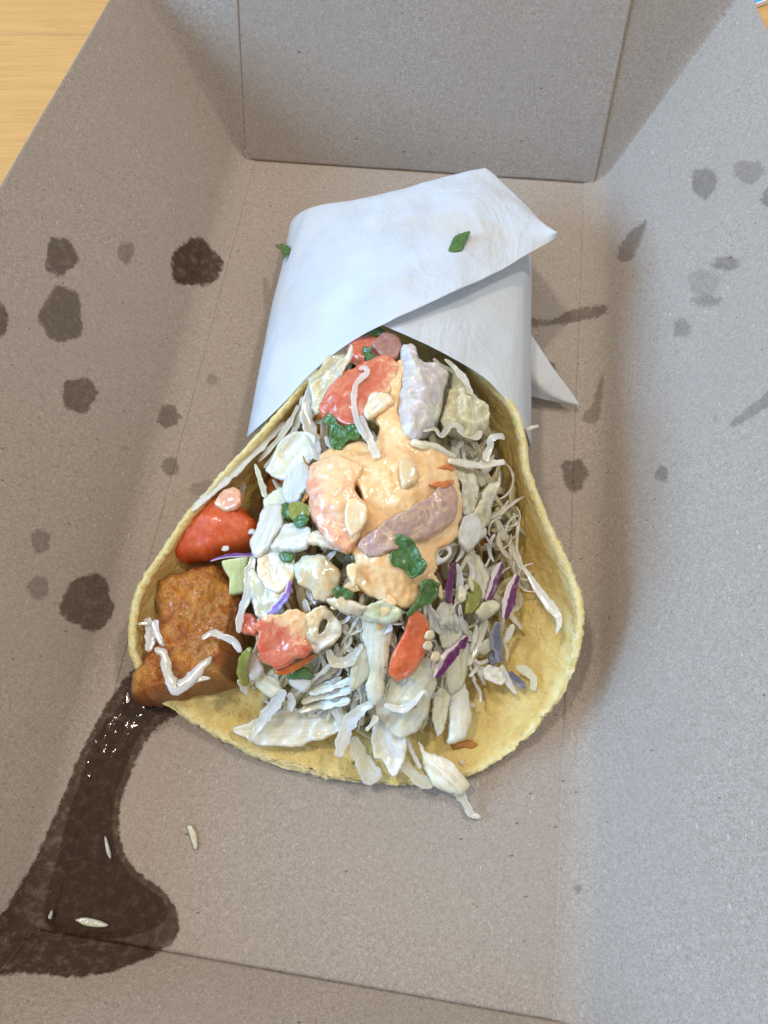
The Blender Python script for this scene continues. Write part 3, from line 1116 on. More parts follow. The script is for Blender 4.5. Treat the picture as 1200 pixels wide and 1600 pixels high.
# ------------------------------------------------------------------ the packed slaw under the pieces one can tell apart
REG = np.array([(545, 540), (600, 515), (735, 590), (795, 700), (828, 820), (836, 930), (792, 1045), (735, 1110), (690, 1150), (600, 1165), (500, 1130), (420, 1120), (385, 1075), (395, 960), (395, 880), (405, 770), (440, 690), (490, 610)], float)


def in_reg(u, v):
    return poly_sdf(np.array([u]), np.array([v]), REG)[0]


def random_shred(rs, dlo, dhi, edge=-4):
    while True:
        u, v = rs.uniform(380, 830), rs.uniform(510, 1170)
        if in_reg(u, v) < edge: break
    a = rs.gauss(math.pi / 2, .75)
    if v > 960: a = math.pi / 2 + (600 - u) / 420 + rs.gauss(0, .45)
    L = rs.uniform(45, 120)
    n = 5
    bend = rs.uniform(-.4, .4)
    dz = rs.uniform(dlo, dhi)
    tl = rs.uniform(-.25, .25)
    P3, pts = [], []
    for k in range(n):
        t = k / (n - 1) - .5
        aa = a + bend * t * 2
        uu, vv = u + math.cos(aa) * L * t, v + math.sin(aa) * L * t
        sd = in_reg(uu, vv)
        if sd > -2:
            continue
        P3.append(P(uu, vv, max(.4, float(heap(uu, vv)) + dz + tl * t + rs.uniform(-.07, .07))))
    if len(P3) < 3: return random_shred(rs, dlo, dhi, edge)
    return np.array(P3)


rs = random.Random(5)
V, F, A = [], [], []
for i in range(465):
    p3 = random_shred(rs, -1.5, -.45)
    w = rs.uniform(.12, .42)
    v, f, a = rib_mesh(p3, [w * .6, w, w * .6], rs.uniform(.05, .09), rs.uniform(-.8, .8), rs.uniform(-.4, .5), .8, i + 500, 14)
    o = len(V)
    V += [tuple(x) for x in v]
    F += [tuple(k + o for k in q) for q in f]
    A += a
tag(mesh_obj('shredded_cabbage', V, F, M['cab'], attrs=dict(across=A)), 'mass of finely shredded cabbage packed inside the tortilla under the toppings', 'slaw', kind='stuff')
rs = random.Random(21)


def zone(u, v):
    if v < 700: return 'at the paper-wrapped end of the slaw'
    if v > 1040: return 'at the open front of the slaw'
    if u < 480: return 'on the fish side of the slaw'
    if u > 680: return 'on the purple-shred side of the slaw'
    return 'in the middle of the slaw by the sauce'


LM = [(560, 615, 'pink tomato chunk'), (655, 615, 'lilac leaf'), (730, 640, 'crumpled cream leaf'), (620, 740, 'centre of the sauce'), (525, 790, 'sauced tomato chunk'), (640, 820, 'mauve onion slice'),
      (640, 868, 'large dark cilantro leaf'), (335, 830, 'big tomato wedge'), (442, 1000, 'front tomato cube'), (637, 1010, 'bright orange tomato chunk'), (590, 1030, 'wide white stem'), (797, 930, 'vivid purple shred'),
      (705, 1026, 'striped purple shred'), (776, 1005, 'tall slate blue strip'), (498, 898, 'curved translucent onion'), (505, 982, 'crumpled beige loop'), (455, 1136, 'broad smooth leaf'), (692, 1208, 'white chunk on the rim'),
      (384, 1045, 'olive strip by the fish'), (716, 1112, 'pale leaf flap'), (738, 930, 'olive pepper among purple shreds'), (300, 1000, 'fried fish'), (455, 715, 'pale leaf with the torn tip'), (740, 832, 'clear jagged onion'),
      (605, 1170, 'dangling square-ended leaf'), (412, 832, 'large clear onion slab'), (767, 790, 'knobbly cream leaf'), (770, 950, 'knobby pale knot')]
USED = set()
TONE = {'cab': 'cream', 'caby': 'tan', 'cabw': 'white', 'cabc': 'glassy'}


def beside(kind, mat, u, v):
    for a, c, ph in sorted(LM, key=lambda q: math.hypot(q[0] - u, q[1] - v)):
        dx, dy = u - a, v - c
        side = ('right of' if dx > 0 else 'left of') if abs(dx) > abs(dy) else ('just below' if dy > 0 else 'just above')
        lb = kind.replace('*', TONE.get(mat, 'pale')) + ' ' + side + ' the ' + ph
        if lb not in USED:
            USED.add(lb)
            return lb


for i in range(34):
    p3 = random_shred(rs, -.5, -.05)
    w = rs.uniform(.10, .34)
    v, f, a = rib_mesh(p3, [w * rs.uniform(.2, .8), w, w * rs.uniform(.2, .8)], rs.uniform(.04, .07), rs.uniform(-.7, .7), rs.uniform(-.4, .5), .9, i + 1500, 18, rs.random() < .6)
    uu, vv = proj(np.array(v))
    mt = rs.choice(['cab', 'cab', 'caby', 'cabw', 'cabc'])
    o = mesh_obj('cabbage_shred', v, f, M[mt], attrs=dict(across=a, sx=np.array(a) * w * .5, sy=np.repeat(np.linspace(0, 1.6, len(v) // 12), 12), sauced=sauced(uu, vv, None, .5)))
    zn = zone(uu.mean(), vv.mean())
    tag(o, beside('short half-buried * shred', mt, uu.mean(), vv.mean()), 'cabbage shred', 'short shreds in the slaw')
for i in range(110):
    while True:
        u, v = rs.uniform(395, 812), rs.uniform(560, 1130)
        if in_reg(u, v) < -10: break
    if i < 60: v = rs.uniform(960, 1110); u = 580 + (u - 580) * .8
    a = math.pi / 2 + (600 - u) / 330 + rs.gauss(0, .35) if v > 940 else rs.gauss(math.pi / 2, .7)
    L = rs.uniform(60, 130)
    bend = rs.uniform(-.5, .5)
    dz, wd = rs.uniform(-.16, .20), rs.choice([6, 8, 10, 12, 14, 18, 22])
    sp = []
    for k in range(6):
        t = k / 5 - .5
        q = (u + math.cos(a + bend * t * 2) * L * t + rs.uniform(-4, 4), v + math.sin(a + bend * t * 2) * L * t + rs.uniform(-3, 3), rs.uniform(-.08, .08))
        if in_reg(q[0], q[1]) < 6: sp.append(q)
    if len(sp) < 3: continue
    zn = zone(u, v)
    mt = rs.choice(['cab', 'cabw', 'cabw', 'cabc', 'cabc'])
    rib('cabbage_strip', mt, sp, [wd * rs.uniform(.2, .6), wd, wd * rs.uniform(.8, 1.3), wd * rs.uniform(.2, .7)],
        beside(('broad' if wd > 12 else 'narrow') + ' limp * cabbage strip', mt, u, v), 'cabbage strip', dz=dz, th=.035, roll=rs.uniform(-.6, .6), curl=rs.uniform(-.5, .6), wav=1.0,
        group='limp cabbage strips in the slaw')

# fine threads on top of the heap
for i in range(70):
    right = i < 30
    while True:
        u, v = (rs.uniform(715, 825), rs.uniform(720, 1010)) if right else (rs.uniform(395, 740), rs.uniform(890, 1130))
        if in_reg(u, v) < -8 and poly_sdf(np.array([u]), np.array([v]), SAUCE)[0] > 6: break
    a = rs.gauss(1.75, .5) if right else math.pi / 2 + (600 - u) / 300 + rs.gauss(0, .55)
    L, bend, wd = rs.uniform(35, 85), rs.uniform(-.9, .9), rs.choice([4, 5, 6, 8])
    sp = []
    for k in range(6):
        t = k / 5 - .5
        q = (u + math.cos(a + bend * t * 2) * L * t, v + math.sin(a + bend * t * 2) * L * t, rs.uniform(-.04, .10))
        if in_reg(q[0], q[1]) < 6: sp.append(q)
    if len(sp) < 3: continue
    mt = rs.choice(['cab', 'cabw', 'cabc', 'caby'] if right else ['cab', 'cabw', 'cabw', 'cabc'])
    rib('cabbage_thread', mt, sp, [wd * .5, wd, wd * .9, wd * .4], beside('fine * cabbage thread', mt, u, v), 'cabbage thread', dz=rs.uniform(.0, .22), th=.035, roll=rs.uniform(-.5, .5), wav=.8, group='fine threads in the slaw')

# ------------------------------------------------------------------ far end of the filling, under the mouth of the paper
slab('tomato_chunk', 'tomf', [(545, 545), (560, 533), (585, 524), (602, 530), (605, 560), (590, 580), (565, 572), (548, 562)], 'red tomato chunk farthest back, half hidden under the paper edge', 'tomato', dz=-.05, th=.3, r=.2)
slab('tomato_chunk', 'tomf', [(497, 646), (512, 618), (530, 594), (555, 578), (580, 566), (608, 562), (622, 580), (612, 615), (592, 632), (572, 650), (558, 670), (530, 668), (508, 656)],
     'large pink-red tomato chunk behind the white forked shred', 'tomato', dz=.12, th=.25, r=.07, lump=.035, lsc=1.2, grow=1.06)
slab('red_onion', 'ronion', [(582, 541), (598, 523), (622, 530), (628, 548), (618, 563), (600, 563), (588, 553)], 'dark purple-brown onion piece tucked under the paper mouth', 'onion', dz=.22, th=.16, r=.15)
slab('cilantro_leaf', 'cil', [(566, 546), (580, 543), (584, 556), (598, 562), (590, 577), (578, 570), (570, 558)], 'small dark cilantro scrap on the rearmost tomato', 'cilantro', dz=.30, th=.05, r=.05, wave=.12, wsc=3)
slab('cilantro_leaf', 'cil', [(572, 522), (578, 511), (590, 512), (600, 519), (590, 527)], 'cilantro scrap right under the paper edge at the top of the mouth', 'cilantro', dz=.30, th=.05, r=.05, wave=.10, wsc=3)
slab('cabbage_leaf', 'caby', [(547, 546), (549, 556), (536, 586), (521, 620), (498, 646), (490, 632), (489, 603), (505, 586), (525, 573), (538, 558)], 'cream pointed cabbage leaf left of the pink tomato chunk', 'cabbage leaf', dz=.22, th=.06, r=.06, wave=.14, wsc=1.4, g=(.5, .1))
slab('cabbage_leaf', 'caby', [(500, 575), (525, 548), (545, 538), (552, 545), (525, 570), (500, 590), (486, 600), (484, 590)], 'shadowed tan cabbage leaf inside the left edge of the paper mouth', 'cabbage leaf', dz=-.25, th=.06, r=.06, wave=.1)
rib('cabbage_shred', 'cabw', [(488, 590), (481, 618), (479, 648), (487, 682), (497, 720)], [5, 14, 22, 22, 12], 'broad white cabbage shred hanging down left of the pink tomato', dz=.28, roll=.2)
rib('cabbage_shred', 'cabw', [(560, 577), (570, 574), (573, 583), (557, 600), (553, 628), (559, 660), (573, 688)], [7, 10, 9, 10, 9, 10, 7], 'thin bright white cabbage shred crossing the pink tomato chunk', dz=.55, wav=.3)
rib('cabbage_shred', 'cabw', [(564, 648), (573, 676), (583, 700), (591, 716)], [6, 13, 15, 14], 'bluish white shred stuck into the orange sauce beside the tomato', dz=.50, pointed=False)
slab('onion_piece', 'oniond', [(570, 640), (577, 622), (592, 615), (607, 618), (613, 632), (600, 640), (585, 650), (573, 655)], 'small translucent pinkish onion piece in the upper sauce', 'onion', dz=.42, th=.12, r=.1)
slab('cilantro_leaf', 'cil', [(506, 662), (514, 648), (524, 652), (530, 665), (548, 664), (565, 678), (556, 690), (540, 690), (534, 703), (522, 700), (516, 685), (518, 672)], 'glossy crumpled cilantro sprig below the pink tomato chunk', 'cilantro', dz=.35, th=.09, r=.08, wave=.12, wsc=2.2, lump=.05, lsc=5)
rib('cabbage_shred', 'cab', [(509, 680), (514, 695), (528, 708), (540, 712)], 9, 'small curled shred under the crumpled cilantro sprig', dz=.3)
# right of the mouth
slab('cabbage_leaf', 'lilac', [(629, 546), (646, 545), (658, 568), (680, 572), (697, 582), (694, 604), (684, 636), (673, 667), (657, 678), (636, 682), (625, 655), (623, 618), (632, 584)], 'pale lilac cabbage leaf cupped beside the upper sauce', 'cabbage leaf', dz=.36, th=.07, r=.07, wave=.16, wsc=1.3, lump=.03, cup=-.30, ridge=.05)
slab('cabbage_leaf', 'cab', [(712, 588), (722, 606), (742, 618), (758, 632), (763, 650), (755, 672), (732, 686), (715, 680), (698, 665), (694, 650), (702, 622)], 'crumpled cream cabbage leaf by the right tortilla edge', 'cabbage leaf', dz=.28, th=.07, r=.08, wave=.22, wsc=1.8, dome=.1)
rib('cabbage_shred', 'cabw', [(661, 674), (678, 671), (690, 681), (701, 668), (714, 666), (726, 680), (742, 683), (752, 672)], [8, 12, 16, 14, 14, 20, 18, 10], 'wavy ribbon of cabbage along the foot of the crumpled cream leaf', dz=.48, roll=.35, wav=.9)
rib('cabbage_shred', 'cab', [(694, 561), (708, 572), (722, 589), (730, 602), (737, 618)], [5, 8, 11, 11, 8], 'slim shred slanting out from under the right paper edge', dz=.50)
rib('cabbage_shred', 'caby', [(676, 560), (690, 572), (706, 580), (716, 592)], 8, 'yellowish shred behind the slim slanting shred', dz=.2)
slab('cabbage_bit', 'cabg', [(676, 650), (680, 635), (688, 630), (690, 642), (684, 655), (680, 664), (673, 660)], 'tiny yellow-green cabbage bit beside the lilac leaf', 'cabbage piece', dz=.34, th=.08, r=.07)
rib('cabbage_shred', 'cabw', [(641, 690), (657, 694), (684, 701), (700, 710), (713, 715)], [12, 15, 14, 12, 8], 'thick white shred lying over the right side of the sauce', dz=.42, curl=-.2, th=.11)
rib('cabbage_shred', 'cabw', [(700, 720), (722, 724), (748, 727), (770, 724), (790, 722)], [11, 13, 12, 13, 11], 'straight white shred pointing from the sauce to the right tortilla rim', dz=.62, th=.1)
rib('cabbage_shred', 'cabw', [(789, 683), (777, 682), (767, 686), (766, 698), (761, 710), (759, 722)], [11, 12, 13, 12, 12, 9], 'bent bluish white shred leaning on the right tortilla rim', dz=.75, wav=.2)
rib('cabbage_shred', 'cab', [(822, 671), (832, 668), (842, 665)], [6, 7, 5], 'tiny shred sticking out past the right paper edge', 'cabbage shred', z=2.9)
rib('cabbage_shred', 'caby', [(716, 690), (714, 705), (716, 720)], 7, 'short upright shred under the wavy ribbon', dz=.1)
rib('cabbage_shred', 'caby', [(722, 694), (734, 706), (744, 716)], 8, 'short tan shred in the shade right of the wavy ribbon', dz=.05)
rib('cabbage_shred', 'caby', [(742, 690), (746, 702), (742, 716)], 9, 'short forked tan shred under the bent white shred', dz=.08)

# ------------------------------------------------------------------ left flank
rib('cabbage_shred', 'cabw', [(300, 799), (330, 770), (360, 745), (392, 713), (420, 686), (446, 658)], [9, 13, 13, 13, 12, 7], 'long pale shred running along the inside of the left tortilla edge', z=0, dz=2.72, wav=.25, th=.08)
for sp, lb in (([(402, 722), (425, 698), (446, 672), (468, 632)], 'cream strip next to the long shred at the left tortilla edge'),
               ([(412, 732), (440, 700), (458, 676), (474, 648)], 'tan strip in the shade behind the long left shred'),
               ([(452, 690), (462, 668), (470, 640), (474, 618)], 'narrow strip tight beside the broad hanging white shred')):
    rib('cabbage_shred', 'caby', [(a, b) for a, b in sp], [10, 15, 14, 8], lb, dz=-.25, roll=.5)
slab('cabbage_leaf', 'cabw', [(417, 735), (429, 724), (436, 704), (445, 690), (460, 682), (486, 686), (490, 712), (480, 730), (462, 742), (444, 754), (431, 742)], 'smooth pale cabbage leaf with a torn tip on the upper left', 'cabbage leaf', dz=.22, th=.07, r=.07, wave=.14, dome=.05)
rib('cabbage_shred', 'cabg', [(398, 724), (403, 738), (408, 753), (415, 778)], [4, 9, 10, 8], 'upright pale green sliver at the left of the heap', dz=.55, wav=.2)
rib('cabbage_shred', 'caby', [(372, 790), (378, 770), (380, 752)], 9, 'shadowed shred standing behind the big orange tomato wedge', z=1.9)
slab('cabbage_bit', 'toms', [(335, 790), (345, 770), (362, 764), (377, 772), (378, 786), (368, 796), (350, 797)], 'sauce-tinted cabbage lump on top of the big orange tomato wedge', 'cabbage piece', z=2.6, th=.16, r=.14, lump=.06)
slab('tomato_wedge', 'tom', [(267, 860), (280, 832), (300, 803), (322, 786), (345, 780), (366, 788), (384, 802), (404, 818), (400, 852), (385, 862), (350, 868), (300, 881), (275, 875)],
     'big smooth orange-red tomato wedge at the left edge of the tortilla', 'tomato', z=1.85, th=.5, r=.26, dome=.18, g=(.10, .14), lump=.06, lsc=1.0, wob=1.5, under=1.0, grow=1.02, sk=0)
for (a, b2_, l) in ((352, 857, 'larger of two pale seeds stuck on the big orange tomato wedge'), (393, 831, 'pale seed at the right corner of the big orange tomato wedge')):
    slab('tomato_seed', 'cabw', [(a - 6, b2_ + 3), (a - 3, b2_ - 4), (a + 5, b2_ - 4), (a + 5, b2_ + 2), (a, b2_ + 4)], l, 'seed', z=2.62 if a < 370 else 2.55, th=.05, r=.06, step=1.4, wob=.3)
rib('cabbage_shred', 'violet', [(328, 877), (346, 871), (366, 868), (398, 868)], [3, 8, 11, 11], 'violet cabbage strip under the big orange tomato wedge', z=0, dz=2.35, roll=.5, wav=.2)
slab('cabbage_stalk', 'lime', [(348, 880), (366, 876), (386, 873), (385, 898), (384, 923), (358, 927), (359, 904), (351, 890)], 'pale yellow-green stalk square above the fried fish', 'cabbage piece', z=2.35, th=.09, r=.05, g=(.1, .45), sharp=True, wob=.8)
# shreds lying on the fish
rib('cabbage_shred', 'cabw', [(241, 1012), (257, 1024), (262, 1050), (274, 1076), (290, 1066), (308, 1050), (331, 1025)], [8, 15, 14, 22, 18, 15, 8], 'white L-shaped shred lying on the fried fish', z=0, dz=2.08, wav=.2, curl=-.2)
rib('cabbage_shred', 'cabw', [(280, 1076), (300, 1067), (318, 1060), (330, 1060)], [5, 7, 7, 5], 'thin prong beside the white L-shaped shred on the fish', z=0, dz=2.05)
rib('cabbage_shred', 'cabw', [(315, 999), (332, 989), (352, 996), (366, 1003), (377, 1020)], [8, 12, 10, 12, 8], 'short white shred on the right of the fried fish', z=0, dz=2.35, wav=.4)
rib('cabbage_shred', 'cabw', [(230, 964), (236, 990), (232, 1019)], [14, 17, 13], 'white cabbage scrap between the fish and the left tortilla edge', z=0, dz=1.75, pointed=False)
rib('cabbage_shred', 'cabw', [(241, 968), (247, 992), (258, 1010)], [12, 9, 7], 'narrow white scrap touching the upper left of the fish', z=0, dz=1.95)
rib('cabbage_shred', 'cab', [(216, 975), (226, 974), (232, 974)], [3, 5, 4], 'hair-thin shred at the leftmost tortilla edge', z=0, dz=1.9)

# ------------------------------------------------------------------ onions and peppers, left centre
slab('onion_piece', 'onion', [(442, 759), (454, 742), (468, 728), (480, 729), (484, 752), (474, 770), (459, 786), (447, 782)], 'glassy pale onion piece standing beside the sauced tomato', 'onion', dz=.42, th=.13, r=.12)
slab('onion_piece', 'oniong', [(422, 773), (440, 761), (452, 783), (445, 800), (428, 802), (412, 800), (412, 784)], 'greenish onion corner under the upright green sliver', 'onion', dz=.28, th=.13, r=.12)
slab('onion_piece', 'onion', [(411, 797), (440, 796), (442, 814), (432, 836), (422, 856), (408, 870), (396, 864), (394, 845), (402, 820)], 'large clear onion slab touching the big orange tomato wedge', 'onion', dz=.35, th=.16, r=.14)
slab('pepper_bit', 'olive', [(452, 788), (470, 786), (486, 793), (486, 806), (470, 816), (455, 812)], 'olive green pepper bit among the onions on the left', 'pepper', dz=.42, th=.12, r=.1, lump=.05)
slab('cilantro_leaf', 'cil', [(437, 790), (448, 785), (456, 796), (452, 812), (442, 812)], 'green cilantro flake between two clear onion pieces', 'cilantro', dz=.46, th=.05, r=.05, wave=.1, wsc=3)
slab('cilantro_leaf', 'cil', [(458, 812), (474, 806), (484, 812), (476, 824), (462, 822)], 'wet cilantro flake above the wide glassy onion', 'cilantro', dz=.5, th=.05, r=.05, wave=.1, wsc=3)
slab('onion_piece', 'onion', [(424, 858), (434, 838), (452, 822), (484, 828), (483, 856), (452, 864)], 'wide glassy onion piece lying level below the green flakes', 'onion', dz=.30, th=.16, r=.12, lump=.06)
slab('onion_piece', 'oniond', [(480, 850), (492, 829), (510, 838), (526, 846), (542, 858), (530, 862), (508, 853)], 'beige onion sliver below the sauced tomato', 'onion', dz=.28, th=.1, r=.1)
slab('tomato_chunk', 'toms', [(488, 738), (505, 728), (528, 726), (552, 728), (566, 738), (560, 752), (552, 765), (562, 782), (575, 796), (562, 828), (543, 857), (520, 842), (499, 817), (487, 785)],
     'tomato chunk smeared with orange sauce on the left of the sauce pool', 'tomato', dz=.30, th=.20, r=.10, dome=.03, lump=.10, lsc=1.5)
slab('tomato_peel', 'skin', [(474, 716), (480, 722), (489, 740), (488, 765), (480, 778), (472, 784), (480, 760), (482, 740)], 'curled orange tomato peel beside the glassy onion', 'tomato', dz=.45, th=.05, r=.05)
slab('cabbage_leaf', 'oniond', [(540, 786), (556, 780), (574, 793), (572, 812), (562, 830), (548, 838), (540, 815)], 'round sauce-coated cabbage leaf at the centre of the heap', 'cabbage leaf', dz=.62, th=.06, r=.06, dome=.06)

# ------------------------------------------------------------------ sauce
sauce_o = slab('orange_sauce', 'sauce', [(497, 714), (530, 697), (556, 690), (582, 694), (590, 668), (574, 652), (592, 642), (608, 626), (598, 606), (602, 588), (616, 568), (634, 556), (650, 552), (652, 566), (632, 580), (628, 606), (622, 640),
     (632, 672), (650, 688), (690, 704), (708, 724), (718, 755), (722, 800), (714, 838), (698, 853), (684, 862), (682, 886), (672, 905), (662, 928), (650, 942), (630, 950), (600, 940), (574, 930), (550, 916), (545, 897),
     (558, 880), (545, 860), (556, 835), (568, 800), (560, 765), (524, 740)], 'creamy orange chili sauce poured over the middle of the slaw', 'sauce', dz=.23, th=.10, r=.16, follow=1, lump=.09, lsc=1.8, wob=3, wave=.05, wsc=1.4, lump2=.0, grow=1.0, sharp=False)
for sp, wd in (([(612, 930), (600, 948), (592, 968), (594, 985)], 20), ([(556, 910), (540, 926), (528, 944), (516, 950)], 18), ([(668, 898), (682, 914), (690, 936)], 15), ([(505, 722), (486, 732), (474, 750)], 13)):
    rib('drip', 'sauce', sp, [wd * 1.5, wd * 1.1, wd * .8, wd * .5], '', dz=.30, th=.07, parent=sauce_o, curl=-.15, wav=.6)
slab('red_onion', 'ronions', [(556, 851), (573, 830), (600, 815), (640, 793), (682, 763), (702, 752), (717, 764), (716, 798), (703, 818), (680, 836), (640, 850), (606, 867), (572, 872)], 'mauve red onion slice half coated in orange sauce', 'onion', dz=.42, th=.05, r=.05, lump=.05, lsc=2.0, cup=-.05, grow=1.0, wave=.05, wsc=1.5)
slab('pepper_cube', 'oniong', [(625, 720), (638, 716), (652, 735), (651, 754), (629, 760), (623, 742)], 'pale green pepper cube sunk in the middle of the sauce', 'pepper', dz=.42, th=.12, r=.07, lump=.03)
slab('tomato_peel', 'skin', [(682, 731), (700, 726), (709, 732), (706, 738), (694, 735)], 'upper small red peel poking through the right of the sauce', 'tomato', dz=.44, th=.03, r=.03, step=1.6, wob=2.2)
slab('tomato_peel', 'skin', [(668, 757), (684, 752), (706, 748), (708, 754), (696, 764), (684, 762)], 'lower red peel showing through the right of the sauce', 'tomato', dz=.44, th=.03, r=.03, step=1.6, wob=2.2)
slab('cilantro_leaf', 'cils', [(622, 838), (644, 852), (656, 866), (664, 882), (654, 892), (642, 900), (632, 888), (615, 882), (616, 860)], 'large dark cilantro leaf standing in the sauce', 'cilantro', dz=.52, th=.05, r=.05, wave=.16, wsc=1.6, g=(.1, .35))
slab('cilantro_leaf', 'cil', [(655, 914), (672, 908), (686, 915), (682, 930), (672, 938), (658, 950), (645, 964), (635, 957), (650, 944), (656, 928)], 'folded cilantro sprig at the lower right end of the sauce', 'cilantro', dz=.45, th=.07, r=.07, wave=.14, wsc=2.2, lump=.05, lsc=5)
slab('cilantro_leaf', 'cil', [(519, 924), (530, 919), (553, 928), (546, 936), (527, 936)], 'narrow cilantro scrap left of the lower sauce', 'cilantro', dz=.42, th=.05, r=.05, wave=.12, wsc=3)
slab('pepper_bit', 'cabw', [(543, 885), (552, 880), (561, 886), (558, 902), (551, 917), (545, 902)], 'whitish wedge at the left foot of the sauce', 'pepper', dz=.55, th=.1, r=.08)
slab('cucumber_slice', 'cabg', [(562, 957), (575, 947), (598, 943), (621, 952), (624, 963), (612, 972), (572, 972)], 'flat pale green slice just below the sauce', 'vegetable', dz=.30, th=.13, r=.1, lump=.04)
slab('pepper_bit', 'oniond', [(513, 938), (530, 934), (548, 938), (572, 946), (566, 958), (548, 960), (530, 952)], 'sauce-flecked white scrap left of the flat green slice', 'vegetable', dz=.36, th=.1, r=.09, lump=.05)

# ------------------------------------------------------------------ right flank
slab('cabbage_leaf', 'cab', [(712, 732), (730, 730), (742, 746), (747, 764), (746, 785), (736, 800), (722, 796), (722, 765)], 'cream leaf pressed against the right side of the sauce', 'cabbage leaf', dz=.22, th=.07, r=.08, wave=.12, wsc=1.8)
slab('cabbage_leaf', 'caby', [(736, 734), (752, 740), (760, 754), (752, 760), (742, 750)], 'small tan leaf in the shade below the straight white shred', 'cabbage leaf', dz=.12, th=.06, r=.06, wave=.16)
slab('cabbage_leaf', 'cab', [(773, 755), (780, 762), (772, 782), (766, 800), (764, 815), (754, 828), (738, 808), (751, 778)], 'knobbly cream leaf on the outer right of the heap', 'cabbage leaf', dz=.38, th=.08, r=.08, wave=.16, wsc=2)
slab('onion_piece', 'onion', [(720, 808), (743, 806), (752, 820), (760, 836), (744, 852), (730, 860), (716, 842)], 'clear jagged onion piece at the lower right of the sauce', 'onion', dz=.30, th=.13, r=.1, lump=.06, lsc=3)
slab('onion_ring', 'onion', [(678, 862), (696, 850), (708, 864), (698, 877), (680, 884)], 'small folded onion loop under the right end of the sauce', 'onion', dz=.10, th=.09, r=.06, hole=[(686, 864), (696, 860), (699, 866), (690, 872)])
rib('cabbage_shred', 'cab', [(788, 835), (800, 855), (808, 872), (816, 892)], [12, 15, 17, 10], 'tan shred clinging to the inner right tortilla wall', z=0, dz=2.25, roll=.5)
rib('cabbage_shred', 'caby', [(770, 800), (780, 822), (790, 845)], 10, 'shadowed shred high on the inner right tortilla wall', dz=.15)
rib('cabbage_shred', 'cabw', [(812, 880), (826, 899), (842, 924), (862, 950), (874, 970), (868, 992)], [4, 9, 13, 17, 11, 3], 'long thin shred draped alone on the bare right tortilla wall', z=0, dz=2.25, wav=.2)
slab('cabbage_leaf', 'cab', [(731, 862), (745, 868), (758, 888), (764, 905), (754, 938), (745, 925), (738, 900)], 'greyish cabbage leaf between the purple shreds on the right', 'cabbage leaf', dz=.18, th=.06, r=.06, wave=.1)
rib('purple_cabbage_shred', 'purpled', [(709, 878), (705, 900), (702, 920), (702, 944)], [6, 10, 11, 11], 'dark purple shred just right of the folded cilantro sprig', dz=.18, wav=.2)
rib('cabbage_shred', 'cabw', [(714, 880), (718, 900), (718, 922), (713, 944)], [6, 10, 11, 9], 'white inner strip beside the dark purple shred near the cilantro', dz=.22, wav=.2)
slab('cabbage_bit', 'cab', [(714, 918), (722, 912), (729, 925), (725, 940), (716, 942)], 'round white cabbage bit beside the leftmost purple shred', 'cabbage piece', dz=.25, th=.1, r=.09)
slab('pepper_bit', 'olive', [(735, 908), (746, 914), (752, 928), (749, 946), (738, 956), (728, 957), (726, 944), (733, 930)], 'olive green pepper strip among the purple shreds', 'pepper', dz=.20, th=.12, r=.1)
slab('tomato_seed', 'seed', [(731, 905), (736, 900), (742, 914), (741, 925), (735, 922)], 'long yellow seed on the olive pepper strip', 'seed', dz=.40, th=.06, r=.05, step=1.6, wob=.3)
rib('purple_cabbage_shred', 'purple', [(784, 878), (775, 898), (768, 922), (760, 940)], [10, 16, 17, 10], 'maroon and white shred in the shaded right hollow', dz=.25, roll=.3)
rib('purple_cabbage_shred', 'purple', [(808, 896), (800, 918), (795, 940), (788, 968)], [8, 18, 21, 10], 'vivid purple and white shred nearest the bare right tortilla wall', dz=.48, roll=.25, wav=.2)
slab('cabbage_bit', 'cab', [(742, 957), (752, 946), (766, 937), (780, 944), (776, 956), (762, 966), (752, 966)], 'knobby pale cabbage knot below the maroon shred', 'cabbage piece', dz=.35, th=.12, r=.1, lump=.07, lsc=3)
rib('purple_cabbage_shred', 'purpled', [(718, 944), (717, 962), (719, 984)], [5, 9, 4], 'short purple sliver under the round white cabbage bit', dz=.15)
slab('cabbage_leaf', 'cabc', [(690, 945), (706, 945), (715, 965), (720, 990), (706, 1005), (692, 1010), (690, 985), (682, 965)], 'grey translucent leaf above the striped purple shred', 'cabbage leaf', dz=.15, th=.06, r=.06, wave=.12)
rib('purple_cabbage_shred', 'purple', [(731, 994), (714, 1008), (700, 1026), (690, 1044), (678, 1060)], [9, 24, 26, 20, 8], 'purple-striped white shred pointing down beside the orange tomato', dz=.38, roll=-.35, wav=.2)
rib('cabbage_shred', 'cab', [(760, 966), (750, 990), (738, 1015), (728, 1040)], [10, 16, 18, 12], 'long pale strip sloping down the right side of the slaw', dz=.2)
slab('cabbage_leaf', 'cab', [(742, 1020), (752, 1004), (770, 994), (778, 1000), (772, 1014), (756, 1024)], 'small cream leaf left of the slate blue strip', 'cabbage leaf', dz=.22, th=.06, r=.06, wave=.1)
rib('cabbage_shred', 'cabw', [(802, 975), (795, 990), (788, 1006)], [8, 13, 9], 'white curl behind the slate blue strip', dz=.35)
rib('slate_cabbage_shred', 'slate', [(779, 972), (773, 994), (777, 1014), (782, 1036)], [12, 17, 18, 14], 'tall slate blue cabbage strip on the right of the taco', dz=.45, wav=.2)
slab('cabbage_bit', 'slate', [(763, 1022), (774, 1014), (779, 1034), (766, 1042)], 'small slate flap beside the tall slate blue strip', 'cabbage piece', dz=.30, th=.05, r=.05)
rib('slate_cabbage_shred', 'slate', [(794, 1050), (804, 1060), (820, 1076)], [10, 15, 11], 'short slate blue strip lying on the tortilla at right', dz=.40, wav=.2)
